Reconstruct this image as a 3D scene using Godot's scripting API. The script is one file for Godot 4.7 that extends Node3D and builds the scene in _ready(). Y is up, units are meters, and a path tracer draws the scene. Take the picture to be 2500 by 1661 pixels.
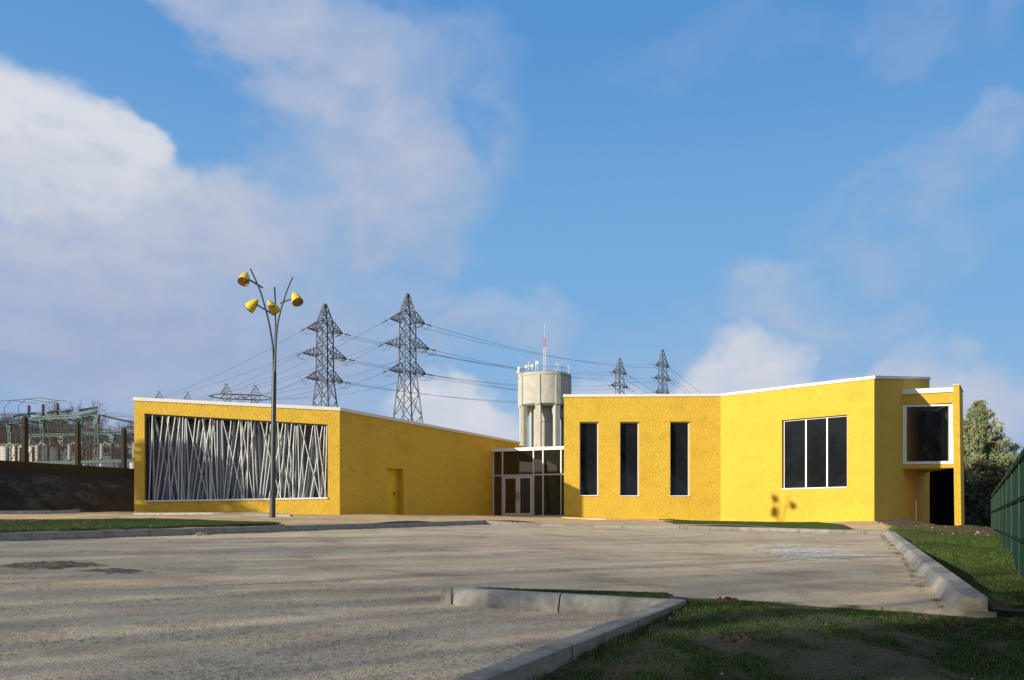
extends Node3D
# A yellow rendered public building beside a gravel car park on a winter afternoon.
# x to the right, y up, -z away from the camera; metres. Plan points are Vector2(x, distance).

const EYE := 0.95
var rng := RandomNumberGenerator.new()
var names := {}
var M := {}
var bumps := FastNoiseLite.new()
var fine := FastNoiseLite.new()


class Mb:
	var v := PackedVector3Array()
	var n := PackedVector3Array()
	var c := PackedColorArray()
	var tint := Color.WHITE
	var tinted := false

	func tri(a: Vector3, b: Vector3, d: Vector3, na: Vector3, nb: Vector3, nd: Vector3) -> void:
		if (b - a).cross(d - a).dot(na + nb + nd) > 0.0:
			v.append(a); v.append(d); v.append(b)
			n.append(na); n.append(nd); n.append(nb)
		else:
			v.append(a); v.append(b); v.append(d)
			n.append(na); n.append(nb); n.append(nd)
		if tinted:
			c.append(tint); c.append(tint); c.append(tint)

	func flat(a: Vector3, b: Vector3, d: Vector3, out: Vector3) -> void:
		var w := (b - a).cross(d - a)
		if w.length_squared() < 1e-16:
			return
		w = w.normalized()
		if w.dot(out) < 0.0:
			w = -w
		tri(a, b, d, w, w, w)

	func quad(a: Vector3, b: Vector3, d: Vector3, e: Vector3, out: Vector3) -> void:
		flat(a, b, d, out)
		flat(a, d, e, out)

	# eight corners: bottom ring 0..3, top ring 4..7
	func hexa(p: Array) -> void:
		var mid := Vector3.ZERO
		for q in p:
			mid += q / 8.0
		for f in [[0, 1, 2, 3], [4, 5, 6, 7], [0, 1, 5, 4], [1, 2, 6, 5], [2, 3, 7, 6], [3, 0, 4, 7]]:
			var m: Vector3 = (p[f[0]] + p[f[1]] + p[f[2]] + p[f[3]]) / 4.0
			quad(p[f[0]], p[f[1]], p[f[2]], p[f[3]], m - mid)

	func box(at: Vector3, size: Vector3, basis := Basis.IDENTITY) -> void:
		var h := size / 2.0
		var p := []
		for y in [-h.y, h.y]:
			for s in [[-1, -1], [1, -1], [1, 1], [-1, 1]]:
				p.append(at + basis * Vector3(s[0] * h.x, y, s[1] * h.z))
		hexa(p)

	func bar(a: Vector3, b: Vector3, w: float, h := 0.0) -> void:
		if h == 0.0:
			h = w
		var d := (b - a).normalized()
		var side := d.cross(Vector3.UP)
		if side.length() < 0.01:
			side = Vector3.RIGHT
		side = side.normalized()
		var up := side.cross(d).normalized()
		var p := []
		for q in [a, b]:
			for s in [[-1, -1], [1, -1], [1, 1], [-1, 1]]:
				p.append(q + side * (s[0] * w / 2.0) + up * (s[1] * h / 2.0))
		hexa(p)

	func tube(pts: Array, radii: Array, sides: int, caps := true) -> void:
		var rings := []
		var norms := []
		var ref := Vector3(0.31, 0.17, 0.93)
		for i in pts.size():
			var a: Vector3 = pts[maxi(i - 1, 0)]
			var b: Vector3 = pts[mini(i + 1, pts.size() - 1)]
			var d := (b - a).normalized()
			var x := d.cross(ref)
			if x.length() < 0.1:
				x = d.cross(Vector3.RIGHT)
			x = x.normalized()
			var y := d.cross(x)
			var ring := []
			var nr := []
			for k in sides:
				var t := TAU * k / sides
				var o := x * cos(t) + y * sin(t)
				ring.append(pts[i] + o * radii[i])
				nr.append(o)
			rings.append(ring)
			norms.append(nr)
		for i in pts.size() - 1:
			for k in sides:
				var m := (k + 1) % sides
				tri(rings[i][k], rings[i][m], rings[i + 1][m], norms[i][k], norms[i][m], norms[i + 1][m])
				tri(rings[i][k], rings[i + 1][m], rings[i + 1][k], norms[i][k], norms[i + 1][m], norms[i + 1][k])
		if caps:
			for e in [0, pts.size() - 1]:
				var other: Vector3 = pts[1] if e == 0 else pts[pts.size() - 2]
				for k in range(1, sides - 1):
					flat(rings[e][0], rings[e][k], rings[e][k + 1], pts[e] - other)

	# a shape turned round an axis: profile of Vector2(radius, along)
	func turned(at: Vector3, axis: Vector3, profile: Array, sides: int, outward := 1.0) -> void:
		var x := axis.cross(Vector3(0.3, 0.2, 0.9)).normalized()
		var y := axis.cross(x)
		for i in profile.size() - 1:
			var p: Vector2 = profile[i]
			var q: Vector2 = profile[i + 1]
			var slope := Vector2(q.y - p.y, -(q.x - p.x)).normalized() * outward
			for k in sides:
				var a := TAU * k / sides
				var b := TAU * (k + 1) / sides
				var oa := x * cos(a) + y * sin(a)
				var ob := x * cos(b) + y * sin(b)
				var na := (oa * slope.x + axis * slope.y).normalized()
				var nb := (ob * slope.x + axis * slope.y).normalized()
				if p.x > 1e-5:
					tri(at + oa * p.x + axis * p.y, at + ob * p.x + axis * p.y, at + ob * q.x + axis * q.y, na, nb, nb)
				if q.x > 1e-5:
					tri(at + oa * p.x + axis * p.y, at + ob * q.x + axis * q.y, at + oa * q.x + axis * q.y, na, nb, na)

	func mesh() -> ArrayMesh:
		var a := []
		a.resize(Mesh.ARRAY_MAX)
		a[Mesh.ARRAY_VERTEX] = v
		a[Mesh.ARRAY_NORMAL] = n
		if tinted:
			a[Mesh.ARRAY_COLOR] = c
		var m := ArrayMesh.new()
		m.add_surface_from_arrays(Mesh.PRIMITIVE_TRIANGLES, a)
		return m


# ------------------------------------------------------------------ names and tags
func numbered(called: String, parent: Node) -> String:
	var key := str(parent.get_instance_id()) + called
	names[key] = names.get(key, -1) + 1
	return called if names[key] == 0 else "%s_%03d" % [called, names[key]]

func tag(o: Node, label: String, category: String, group := "", kind := "") -> Node:
	if label: o.set_meta("label", label)
	if category: o.set_meta("category", category)
	if group: o.set_meta("group", group)
	if kind: o.set_meta("kind", kind)
	return o

func thing(called: String, label: String, category: String, at := Vector3.ZERO, group := "") -> Node3D:
	var o := Node3D.new()
	o.name = numbered(called, self)
	add_child(o, true)
	o.position = at
	tag(o, label, category, group)
	return o

func put(called: String, shape, mat: Material, parent: Node = self) -> MeshInstance3D:
	var o := MeshInstance3D.new()
	o.name = numbered(called, parent)
	o.mesh = shape.mesh() if shape is Mb else shape
	o.material_override = mat
	parent.add_child(o, true)
	return o

func structure(called: String, shape, mat: Material, parent: Node = self) -> MeshInstance3D:
	var o := put(called, shape, mat, parent)
	o.set_meta("kind", "structure")
	return o

func copy_of(o: Node3D, called: String, label: String, group := "") -> Node3D:
	var c: Node3D = o.duplicate()
	c.name = numbered(called, self)
	add_child(c, true)
	c.set_meta("label", label)
	if group: c.set_meta("group", group)
	return c

func P(x: float, y: float, d: float) -> Vector3:
	return Vector3(x, y, -d)

func Q(p: Vector2, y: float) -> Vector3:
	return Vector3(p.x, y, -p.y)


# ------------------------------------------------------------------ materials
func lin(r: float, g: float, b: float) -> Color:
	return Color(r, g, b).linear_to_srgb()

func plain(c: Color, rough := 0.8, metal := 0.0) -> StandardMaterial3D:
	var m := StandardMaterial3D.new()
	m.albedo_color = c
	m.roughness = rough
	m.metallic = metal
	return m

func noise_tex(size: int, kind: int, freq: float, octaves: int, sd: int, ramp: Array = [], warp := 0.0, ret := -1, ridged := false) -> NoiseTexture2D:
	var f := FastNoiseLite.new()
	f.noise_type = kind
	f.frequency = freq
	f.seed = sd
	f.fractal_type = FastNoiseLite.FRACTAL_FBM if octaves > 1 else FastNoiseLite.FRACTAL_NONE
	f.fractal_octaves = octaves
	if ridged: f.fractal_type = FastNoiseLite.FRACTAL_RIDGED
	if warp > 0.0:
		f.domain_warp_enabled = true
		f.domain_warp_amplitude = warp
		f.domain_warp_frequency = freq * 0.8
		f.domain_warp_fractal_octaves = 3
	if ret >= 0:
		f.cellular_return_type = ret
	var t := NoiseTexture2D.new()
	t.width = size
	t.height = size
	t.seamless = true
	t.seamless_blend_skirt = 0.15
	t.noise = f
	if ramp.size():
		var g := Gradient.new()
		g.offsets = PackedFloat32Array(range(ramp.size()).map(func(i): return float(i) / (ramp.size() - 1)))
		g.colors = PackedColorArray(ramp)
		t.color_ramp = g
	return t

func world_mapped(m: StandardMaterial3D, scale: float, sharp := 4.0) -> StandardMaterial3D:
	m.uv1_triplanar = true
	m.uv1_world_triplanar = true
	m.uv1_scale = Vector3.ONE * scale
	m.uv1_triplanar_sharpness = sharp
	return m

func overlay(m: StandardMaterial3D, tex: Texture2D, scale: float) -> void:
	m.detail_enabled = true
	m.detail_blend_mode = BaseMaterial3D.BLEND_MODE_MUL
	m.detail_uv_layer = BaseMaterial3D.DETAIL_UV_2
	m.detail_albedo = tex
	m.uv2_triplanar = true
	m.uv2_world_triplanar = true
	m.uv2_scale = Vector3.ONE * scale
	m.uv2_triplanar_sharpness = 4.0

func materials() -> void:
	var simplex := FastNoiseLite.TYPE_SIMPLEX_SMOOTH
	var cell := FastNoiseLite.TYPE_CELLULAR
	# trowelled yellow render: hue drifts a little, swirls stand proud
	var y := plain(Color.WHITE, 0.85)
	y.albedo_texture = noise_tex(1024, simplex, 0.011, 3, 3, [lin(0.70, 0.485, 0.075), lin(0.685, 0.465, 0.062), lin(0.655, 0.435, 0.048), lin(0.61, 0.395, 0.034), lin(0.53, 0.31, 0.022)], 75.0, -1, true)
	y.heightmap_enabled = true
	y.heightmap_texture = noise_tex(1024, simplex, 0.013, 4, 3, [Color.WHITE, Color(0.35, 0.35, 0.35), Color.BLACK], 75.0, -1, true)
	y.heightmap_scale = 1.5
	world_mapped(y, 0.42)
	overlay(y, noise_tex(512, simplex, 0.008, 4, 21, [Color(0.93, 0.915, 0.89), Color.WHITE, Color(0.99, 0.99, 0.99), Color(0.94, 0.935, 0.92)], 40.0), 0.14)
	M.yellow = y
	M.door = plain(lin(0.72, 0.49, 0.03), 0.45)
	M.lamp = plain(lin(0.66, 0.49, 0.035), 0.45)
	M.lamp_inside = plain(lin(0.92, 0.55, 0.10), 0.5)
	M.soffit = plain(lin(0.30, 0.15, 0.02), 0.85)
	M.white = plain(lin(0.78, 0.78, 0.77), 0.45)
	M.coping = plain(lin(0.68, 0.68, 0.68), 0.5)
	M.frame = plain(lin(0.55, 0.56, 0.58), 0.4)
	M.tube = plain(lin(0.52, 0.54, 0.57), 0.38, 0.15)
	M.tube_thick = plain(lin(0.22, 0.24, 0.27), 0.42, 0.15)
	M.dark = plain(lin(0.006, 0.005, 0.005), 1.0)
	M.dark.metallic_specular = 0.1
	M.black = plain(lin(0.02, 0.02, 0.022), 0.6)
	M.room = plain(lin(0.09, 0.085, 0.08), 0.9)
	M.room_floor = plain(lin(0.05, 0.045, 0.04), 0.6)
	M.roof = plain(lin(0.18, 0.17, 0.16), 0.9)
	var g := plain(lin(0.012, 0.014, 0.018), 0.02)
	g.albedo_color.a = 0.75
	g.transparency = BaseMaterial3D.TRANSPARENCY_ALPHA
	g.metallic_specular = 0.36
	M.glass = g
	var clear := plain(lin(0.02, 0.022, 0.024), 0.02)
	clear.albedo_color.a = 0.6
	clear.transparency = BaseMaterial3D.TRANSPARENCY_ALPHA
	M.clear_glass = clear
	var bg: StandardMaterial3D = g.duplicate()
	bg.metallic_specular = 0.5
	bg.albedo_color.a = 0.35
	M.bay_glass = bg
	M.steel = plain(lin(0.045, 0.052, 0.07), 0.42, 0.2)
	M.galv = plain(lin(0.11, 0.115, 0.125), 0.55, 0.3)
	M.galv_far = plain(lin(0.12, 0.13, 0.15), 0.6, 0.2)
	M.wire = plain(lin(0.07, 0.075, 0.09), 0.6)
	M.mint = plain(lin(0.038, 0.090, 0.084), 0.6)
	M.insulator = plain(lin(0.10, 0.055, 0.035), 0.15)
	M.green_insulator = plain(lin(0.045, 0.12, 0.11), 0.2)
	M.porcelain = plain(lin(0.55, 0.54, 0.52), 0.2)
	M.pale_wall = plain(lin(0.62, 0.62, 0.62), 0.8)
	M.blue_wall = plain(lin(0.13, 0.16, 0.23), 0.7)
	M.reflection_tint = plain(lin(0.34, 0.38, 0.46), 0.9)  # blue-grey that stands in for sky and trees reflected in the screen glazing
	M.fence_green = plain(lin(0.003, 0.030, 0.020), 0.6)
	M.fence_mesh = plain(lin(0.002, 0.026, 0.017), 0.9)
	M.fence_mesh.heightmap_enabled = true
	M.fence_mesh.heightmap_texture = noise_tex(256, cell, 0.05, 1, 5)
	M.fence_mesh.heightmap_scale = 0.5
	world_mapped(M.fence_mesh, 1.5)
	M.fence_mesh.metallic_specular = 0.15
	M.wire_green = plain(lin(0.012, 0.018, 0.016), 0.7)
	M.red = plain(lin(0.42, 0.20, 0.24), 0.5)
	# concrete
	var k := plain(Color.WHITE, 0.9)
	k.albedo_texture = noise_tex(512, simplex, 0.02, 6, 31, [lin(0.28, 0.27, 0.24), lin(0.37, 0.355, 0.32), lin(0.42, 0.405, 0.37)], 20.0)
	k.heightmap_enabled = true
	k.heightmap_texture = noise_tex(512, simplex, 0.12, 4, 33)
	k.heightmap_scale = 0.3
	world_mapped(k, 1.3)
	overlay(k, noise_tex(256, simplex, 0.02, 4, 35, [Color(0.74, 0.73, 0.7), Color.WHITE, Color(0.95, 0.95, 0.95)]), 0.45)
	M.concrete = k
	var k2: StandardMaterial3D = k.duplicate()
	k2.albedo_color = Color(0.9, 0.89, 0.88)
	M.concrete_worn = k2
	var tw := plain(Color.WHITE, 0.9)
	tw.albedo_texture = noise_tex(512, simplex, 0.01, 5, 41, [lin(0.43, 0.415, 0.365), lin(0.50, 0.485, 0.43), lin(0.54, 0.525, 0.47)], 20.0)
	world_mapped(tw, 0.12)
	overlay(tw, noise_tex(256, simplex, 0.03, 3, 43, [Color(0.92, 0.92, 0.92), Color.WHITE]), 0.03)
	M.tower = tw
	var post := plain(lin(0.030, 0.023, 0.014), 0.9)
	M.post = post
	M.plinth = plain(lin(0.030, 0.025, 0.020), 0.95)
	# gravel: limestone chips about a centimetre across
	var gr := plain(Color.WHITE, 0.95)
	gr.albedo_texture = noise_tex(1024, cell, 0.11, 1, 51, [lin(0.33, 0.255, 0.16), lin(0.61, 0.49, 0.32), lin(0.68, 0.56, 0.385), lin(0.80, 0.70, 0.52)], 0.0, FastNoiseLite.RETURN_CELL_VALUE)
	gr.heightmap_enabled = true
	gr.heightmap_texture = noise_tex(1024, cell, 0.11, 1, 51, [Color.WHITE, Color.BLACK], 0.0, FastNoiseLite.RETURN_DISTANCE)
	gr.heightmap_scale = 0.55
	world_mapped(gr, 0.9)
	overlay(gr, noise_tex(512, simplex, 0.011, 6, 55, [Color(0.72, 0.68, 0.66), Color(0.94, 0.91, 0.91), Color.WHITE, Color(0.82, 0.80, 0.79)], 45.0), 0.085)
	M.gravel = gr
	var sand: StandardMaterial3D = gr.duplicate()
	sand.albedo_color = Color(1.04, 0.98, 0.88)
	sand.heightmap_scale = 0.3
	M.sand = sand
	# soil and lawn
	var so := plain(Color.WHITE, 1.0)
	so.albedo_texture = noise_tex(512, simplex, 0.03, 6, 61, [lin(0.035, 0.021, 0.013), lin(0.085, 0.052, 0.032), lin(0.15, 0.10, 0.065)])
	so.heightmap_enabled = true
	so.heightmap_texture = noise_tex(512, simplex, 0.05, 5, 63)
	so.heightmap_scale = 4.0
	world_mapped(so, 0.6)
	M.soil = so
	var dk: StandardMaterial3D = so.duplicate()
	dk.albedo_color = Color(0.25, 0.19, 0.155)
	M.bank = dk
	var sl: StandardMaterial3D = so.duplicate()
	sl.albedo_texture = noise_tex(256, simplex, 0.03, 5, 62, [lin(0.12, 0.085, 0.06), lin(0.22, 0.17, 0.12), lin(0.34, 0.28, 0.2)])
	M.spill = sl
	var la := plain(Color.WHITE, 1.0)
	la.albedo_texture = noise_tex(1024, simplex, 0.016, 6, 71, [lin(0.040, 0.026, 0.016), lin(0.065, 0.045, 0.026), lin(0.045, 0.055, 0.018), lin(0.040, 0.075, 0.016)], 20.0)
	la.heightmap_enabled = true
	la.heightmap_texture = noise_tex(512, simplex, 0.08, 5, 73)
	la.heightmap_scale = 3.0
	world_mapped(la, 0.45)
	M.lawn = la
	var bl := plain(Color.WHITE, 0.7)
	bl.vertex_color_use_as_albedo = true
	bl.backlight_enabled = true
	bl.backlight = Color(0.3, 0.35, 0.1)
	M.blade = bl
	var lf := plain(Color.WHITE, 0.65)
	lf.vertex_color_use_as_albedo = true
	lf.backlight_enabled = true
	lf.backlight = Color(0.4, 0.42, 0.2)
	M.foliage = lf
	M.bark = plain(lin(0.075, 0.058, 0.045), 0.95)
	M.twig = plain(lin(0.13, 0.098, 0.088), 0.95)
	M.cone = plain(lin(0.20, 0.11, 0.05), 0.9)
	M.stone = plain(Color.WHITE, 0.95)
	M.stone.vertex_color_use_as_albedo = true


# ------------------------------------------------------------------ sky
var sky_warp := FastNoiseLite.new()
var sky_fine := FastNoiseLite.new()
# clouds: azimuth, elevation, half width, half height (degrees), cover, brightness
var clouds := [
	[-31.5, 21.6, 8.0, 4.4, 1.0, 0.98], [-26.2, 21.6, 3.2, 3.2, 1.0, 0.96], [-27.0, 17.0, 10.5, 5.0, 0.95, 0.52], [-20.0, 18.2, 6.0, 3.4, 0.85, 0.48], [-28.0, 12.5, 14.0, 4.5, 0.75, 0.33],
	[-18.0, 30.0, 5.0, 2.6, 0.6, 0.48], [-12.5, 28.6, 7.0, 4.0, 0.58, 0.50], [-10.5, 24.4, 6.5, 4.8, 0.58, 0.50], [-7.5, 20.4, 6.5, 4.8, 0.55, 0.46], [-13.5, 17.6, 10.0, 4.6, 0.58, 0.42], [-5.0, 25.5, 7.0, 6.5, 0.28, 0.5],
	[-19.0, 11.0, 15.0, 4.0, 0.5, 0.28], [-19.0, 7.0, 12.0, 3.0, 0.55, 0.42], [-9.0, 11.5, 10.0, 3.6, 0.40, 0.34], [0.0, 12.8, 6.0, 2.4, 0.28, 0.45], [-30.0, 7.5, 9.0, 4.0, 0.35, 0.18],
	[-4.0, 6.2, 4.6, 3.6, 0.95, 0.90], [-7.0, 4.0, 5.0, 2.6, 0.75, 0.7], [5.5, 5.6, 5.0, 3.4, 0.9, 0.78], [15.6, 7.0, 5.4, 4.2, 1.0, 0.90], [20.5, 6.0, 5.0, 3.0, 0.85, 0.68], [10.5, 5.4, 4.5, 3.2, 0.9, 0.78], [28.0, 6.0, 8.0, 4.0, 0.85, 0.60],
	[29.5, 21.0, 5.0, 2.6, 0.24, 0.55], [25.0, 17.0, 7.0, 4.0, 0.22, 0.5], [16.5, 13.6, 4.5, 2.6, 0.32, 0.52], [20.0, 10.5, 9.0, 3.2, 0.34, 0.48], [8.0, 11.0, 9.0, 3.0, 0.16, 0.5], [14.0, 28.5, 8.0, 2.4, 0.08, 0.5], [28.0, 28.5, 7.0, 2.4, 0.16, 0.5],
]

func sky_at(az: float, el: float) -> Color:
	var t := clampf(el / 34.0, 0.0, 1.0)
	var top := Vector3(0.092, 0.295, 0.66)
	var mid := Vector3(0.195, 0.435, 0.755)
	var low := Vector3(0.33, 0.52, 0.78)
	var c := low.lerp(mid, smoothstep(0.0, 0.5, t)).lerp(top, smoothstep(0.4, 1.0, t))
	if el > 34.0:
		c = c.lerp(Vector3(0.05, 0.17, 0.47), clampf((el - 34.0) / 40.0, 0.0, 1.0))
	var hazy := clampf((-az - 4.0) / 30.0, 0.0, 1.0) * clampf(1.0 - el / 26.0, 0.0, 1.0) if az < 0.0 and az > -90.0 else 0.0
	c = c.lerp(Vector3(0.29, 0.42, 0.68), 0.75 * hazy)
	var wx := sky_warp.get_noise_2d(az * 2.1, el * 2.6)
	var wy := sky_warp.get_noise_2d(az * 2.1 + 300.0, el * 2.6 + 90.0)
	var grain := sky_fine.get_noise_2d(az * 5.0 + wx * 8.0, el * 9.0)
	var ax := az + wx * 3.4 + grain * 0.7
	var ay := el + wy * 2.4 + grain * 0.7
	var cover := 0.0
	var light := 0.0
	var sum := 1e-6
	if absf(az) < 46.0:
		for k in clouds:
			var dx: float = (ax - k[0]) / k[2]
			if absf(dx) > 1.6: continue
			var dy: float = (ay - k[1]) / k[3]
			var r := dx * dx + dy * dy
			if r > 2.4: continue
			var thin: float = clampf(1.0 + 1.5 * sky_fine.get_noise_2d(ax * 2.2 + 500.0, ay * 3.6), 0.25, 1.6) if k[4] < 0.5 else 1.0
			var a: float = k[4] * thin * (1.0 - (smoothstep(0.4, 1.2, r) if k[5] > 0.89 else smoothstep(0.12, 1.25, r)))
			# lit from above and the left: bright shoulders, grey undersides
			var lit: float = k[5] + 0.16 * clampf(dy, -1.0, 1.0) - 0.03 * dx
			light += a * lit
			sum += a
			cover = 1.0 - (1.0 - cover) * (1.0 - a)
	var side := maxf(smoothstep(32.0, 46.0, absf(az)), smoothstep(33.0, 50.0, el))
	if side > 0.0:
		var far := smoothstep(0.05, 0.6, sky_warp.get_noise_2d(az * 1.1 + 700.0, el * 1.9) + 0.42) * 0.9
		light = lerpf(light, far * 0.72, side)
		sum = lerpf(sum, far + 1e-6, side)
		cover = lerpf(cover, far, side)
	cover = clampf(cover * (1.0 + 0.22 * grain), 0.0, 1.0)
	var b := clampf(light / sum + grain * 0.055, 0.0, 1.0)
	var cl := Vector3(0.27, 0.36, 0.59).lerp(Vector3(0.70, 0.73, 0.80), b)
	cl = cl.lerp(Vector3(0.50, 0.485, 0.46), 0.85 * side)  # clouds out of view are tinted neutral to make the fill light less blue
	c = c.lerp(cl, cover)
	# the air whitens toward the low sun, behind the camera to the left
	var e := deg_to_rad(el)
	var z := deg_to_rad(az)
	var near := Vector3(sin(z) * cos(e), sin(e), -cos(z) * cos(e)).angle_to(Vector3(-0.7787, 0.2384, 0.5807))
	c += Vector3(0.62, 0.54, 0.40) * exp(-near / 0.42)
	return Color(c.x, c.y, c.z)

func sky_panorama() -> ImageTexture:
	sky_warp.noise_type = FastNoiseLite.TYPE_SIMPLEX_SMOOTH
	sky_warp.frequency = 0.045
	sky_warp.fractal_octaves = 4
	sky_warp.seed = 11
	sky_fine.noise_type = FastNoiseLite.TYPE_SIMPLEX_SMOOTH
	sky_fine.frequency = 0.05
	sky_fine.fractal_octaves = 5
	sky_fine.seed = 12
	var im := Image.create_empty(512, 256, false, Image.FORMAT_RGBF)
	for j in 256:
		for i in 512:
			var el := 90.0 - (j + 0.5) * 180.0 / 256.0
			var az := (i + 0.5) * 360.0 / 512.0
			if az > 180.0: az -= 360.0
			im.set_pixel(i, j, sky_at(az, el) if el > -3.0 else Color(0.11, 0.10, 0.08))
	im.resize(4096, 2048, Image.INTERPOLATE_CUBIC)
	var per := 360.0 / 4096.0
	for j in range(int(52.0 / per), int(92.0 / per)):
		for i in range(-420, 420):
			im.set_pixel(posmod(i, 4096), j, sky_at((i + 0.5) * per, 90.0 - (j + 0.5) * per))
	return ImageTexture.create_from_image(im)


# ------------------------------------------------------------------ ground heights
func lot(x: float, d: float) -> float:
	return 0.003 - 0.0245 * x + 0.014 * d

func lot_surface(x: float, d: float) -> float:
	var y := lot(x, d) + 0.012 * bumps.get_noise_2d(x * 9.0 + d * 2.0, d * 16.0) + 0.006 * fine.get_noise_2d(x * 12.0, d * 24.0)
	# shallow wheel ruts with a pushed-up lip: [centre x, centre d, radius]
	for k in ruts:
		var off: float = Vector2(x - k[0], d - k[1]).length() - k[2] + 0.12 * bumps.get_noise_2d(x * 7.0, d * 7.0)
		if absf(off) < 0.4:
			y += 0.013 * (exp(-pow((off - 0.14) / 0.06, 2.0)) + exp(-pow((off + 0.14) / 0.06, 2.0)) - 1.2 * exp(-pow(off / 0.08, 2.0))) * clampf(0.6 + 1.6 * bumps.get_noise_2d(x * 4.0 + 70.0, d * 4.0), 0.0, 1.0)
	return y

var ruts := [[-3.0, 40.0, 22.0], [-3.0, 40.0, 23.6], [5.0, 34.0, 24.5], [5.0, 34.0, 26.0], [-16.0, 30.0, 20.5], [0.6, 21.5, 3.2], [4.0, 60.0, 44.0], [4.0, 60.0, 45.6], [-10.0, 48.0, 38.5]]

var fixed := [
	[-24.0, -16.0, 0.5], [-16.4, -1.2, 0.52], [-8.9, 14.0, 0.545], [-4.9, 21.5, 0.55], [-1.1, 29.0, 0.56], [2.87, 28.9, 0.385], [6.0, 29.0, 0.395], [12.8, 28.2, 0.22],
	[-14.5, 23.0, 0.60], [-7.17, 24.5, 0.705], [-15.0, 32.4, 0.86], [-11.0, 32.5, 0.83], [-7.0, 33.0, 0.74], [-18.8, 30.0, 0.78], [-13.5, 29.8, 0.76], [-30.0, 20.0, 0.7], [-45.0, 20.0, 0.7], [-45.0, 0.0, 0.6],
	[-3.5, 40.0, 0.69], [-1.2, 45.5, 0.63], [2.8, 43.5, 0.60], [2.6, 41.3, 0.56], [5.5, 41.3, 0.47], [10.5, 41.2, 0.34], [13.3, 38.5, 0.31], [16.1, 36.3, 0.43], [3.0, 35.0, 0.50], [10.0, 35.0, 0.33],
	[8.9, 18.2, 0.165], [4.6, 7.35, 0.10], [8.38, 13.5, -0.16], [12.2, 20.2, -0.2], [16.0, 27.0, -0.2], [20.5, 35.0, -0.42], [15.4, 32.5, 0.40], [17.4, 32.0, 0.25], [17.2, 38.0, 0.42], [22.2, 41.0, 0.08], [20.0, 33.0, -0.15], [10.9, 18.0, 0.04], [13.0, 24.0, 0.14],
	[25.0, 40.0, -0.4], [30.0, 50.0, -0.5], [7.5, 2.0, -0.2], [6.0, 9.5, -0.08],
]

func land(x: float, d: float) -> float:
	var s := 0.0
	var w := 0.0
	for f in fixed:
		var q: float = (x - f[0]) * (x - f[0]) + (d - f[1]) * (d - f[1])
		var k := 1.0 / (q * q + 0.05)
		s += k * f[2]
		w += k
	return s / w

func front_lawn(x: float, d: float) -> float:
	return lot(x, d) - 0.125 + (0.105 + 0.10 * clampf((3.2 - x) / 1.5, 0.0, 1.0) * clampf((7.9 - d) / 0.8, 0.0, 1.0)) * clampf((d - 4.0) / 2.9, 0.0, 1.0) + bumps.get_noise_2d(x * 14.0, d * 14.0) * 0.04 - 0.02 * clampf((x - 3.5) / 2.0, 0.0, 1.0)

# a sheet of ground between two polylines with heights from a function
func sheet(left: Array, right: Array, rows: int, cols: int, h: Callable, rough := 0.0, lift := 0.0, skirt := 0.0) -> Mb:
	var m := Mb.new()
	var grid := []
	for i in rows + 1:
		var t := float(i) / rows * (left.size() - 1)
		var k := mini(int(t), left.size() - 2)
		var a: Vector2 = left[k].lerp(left[k + 1], t - k)
		t = float(i) / rows * (right.size() - 1)
		k = mini(int(t), right.size() - 2)
		var b: Vector2 = right[k].lerp(right[k + 1], t - k)
		var row := []
		for j in cols + 1:
			var p := a.lerp(b, float(j) / cols)
			var y: float = h.call(p.x, p.y) + lift
			if rough > 0.0:
				y += rough * (bumps.get_noise_2d(p.x * 6.0, p.y * 6.0) + 0.6 * fine.get_noise_2d(p.x * 20.0, p.y * 20.0))
			row.append(Q(p, y))
		grid.append(row)
	var norms := []
	for i in rows + 1:
		var row := []
		for j in cols + 1:
			var dx: Vector3 = grid[i][mini(j + 1, cols)] - grid[i][maxi(j - 1, 0)]
			var dy: Vector3 = grid[mini(i + 1, rows)][j] - grid[maxi(i - 1, 0)][j]
			var nn := dx.cross(dy).normalized()
			row.append(nn if nn.y > 0.0 else -nn)
		norms.append(row)
	for i in rows:
		for j in cols:
			m.tri(grid[i][j], grid[i][j + 1], grid[i + 1][j + 1], norms[i][j], norms[i][j + 1], norms[i + 1][j + 1])
			m.tri(grid[i][j], grid[i + 1][j + 1], grid[i + 1][j], norms[i][j], norms[i + 1][j + 1], norms[i + 1][j])
	if skirt > 0.0:
		var rim := []
		for j in cols: rim.append([grid[0][j], grid[0][j + 1]]); rim.append([grid[rows][j], grid[rows][j + 1]])
		for i in rows: rim.append([grid[i][0], grid[i + 1][0]]); rim.append([grid[i][cols], grid[i + 1][cols]])
		var mid: Vector3 = grid[rows / 2][cols / 2]
		for e in rim:
			var down := Vector3(0, -skirt, 0)
			m.quad(e[0], e[1], e[1] + down, e[0] + down, (e[0] - mid) * Vector3(1, 0, 1))
	return m


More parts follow.
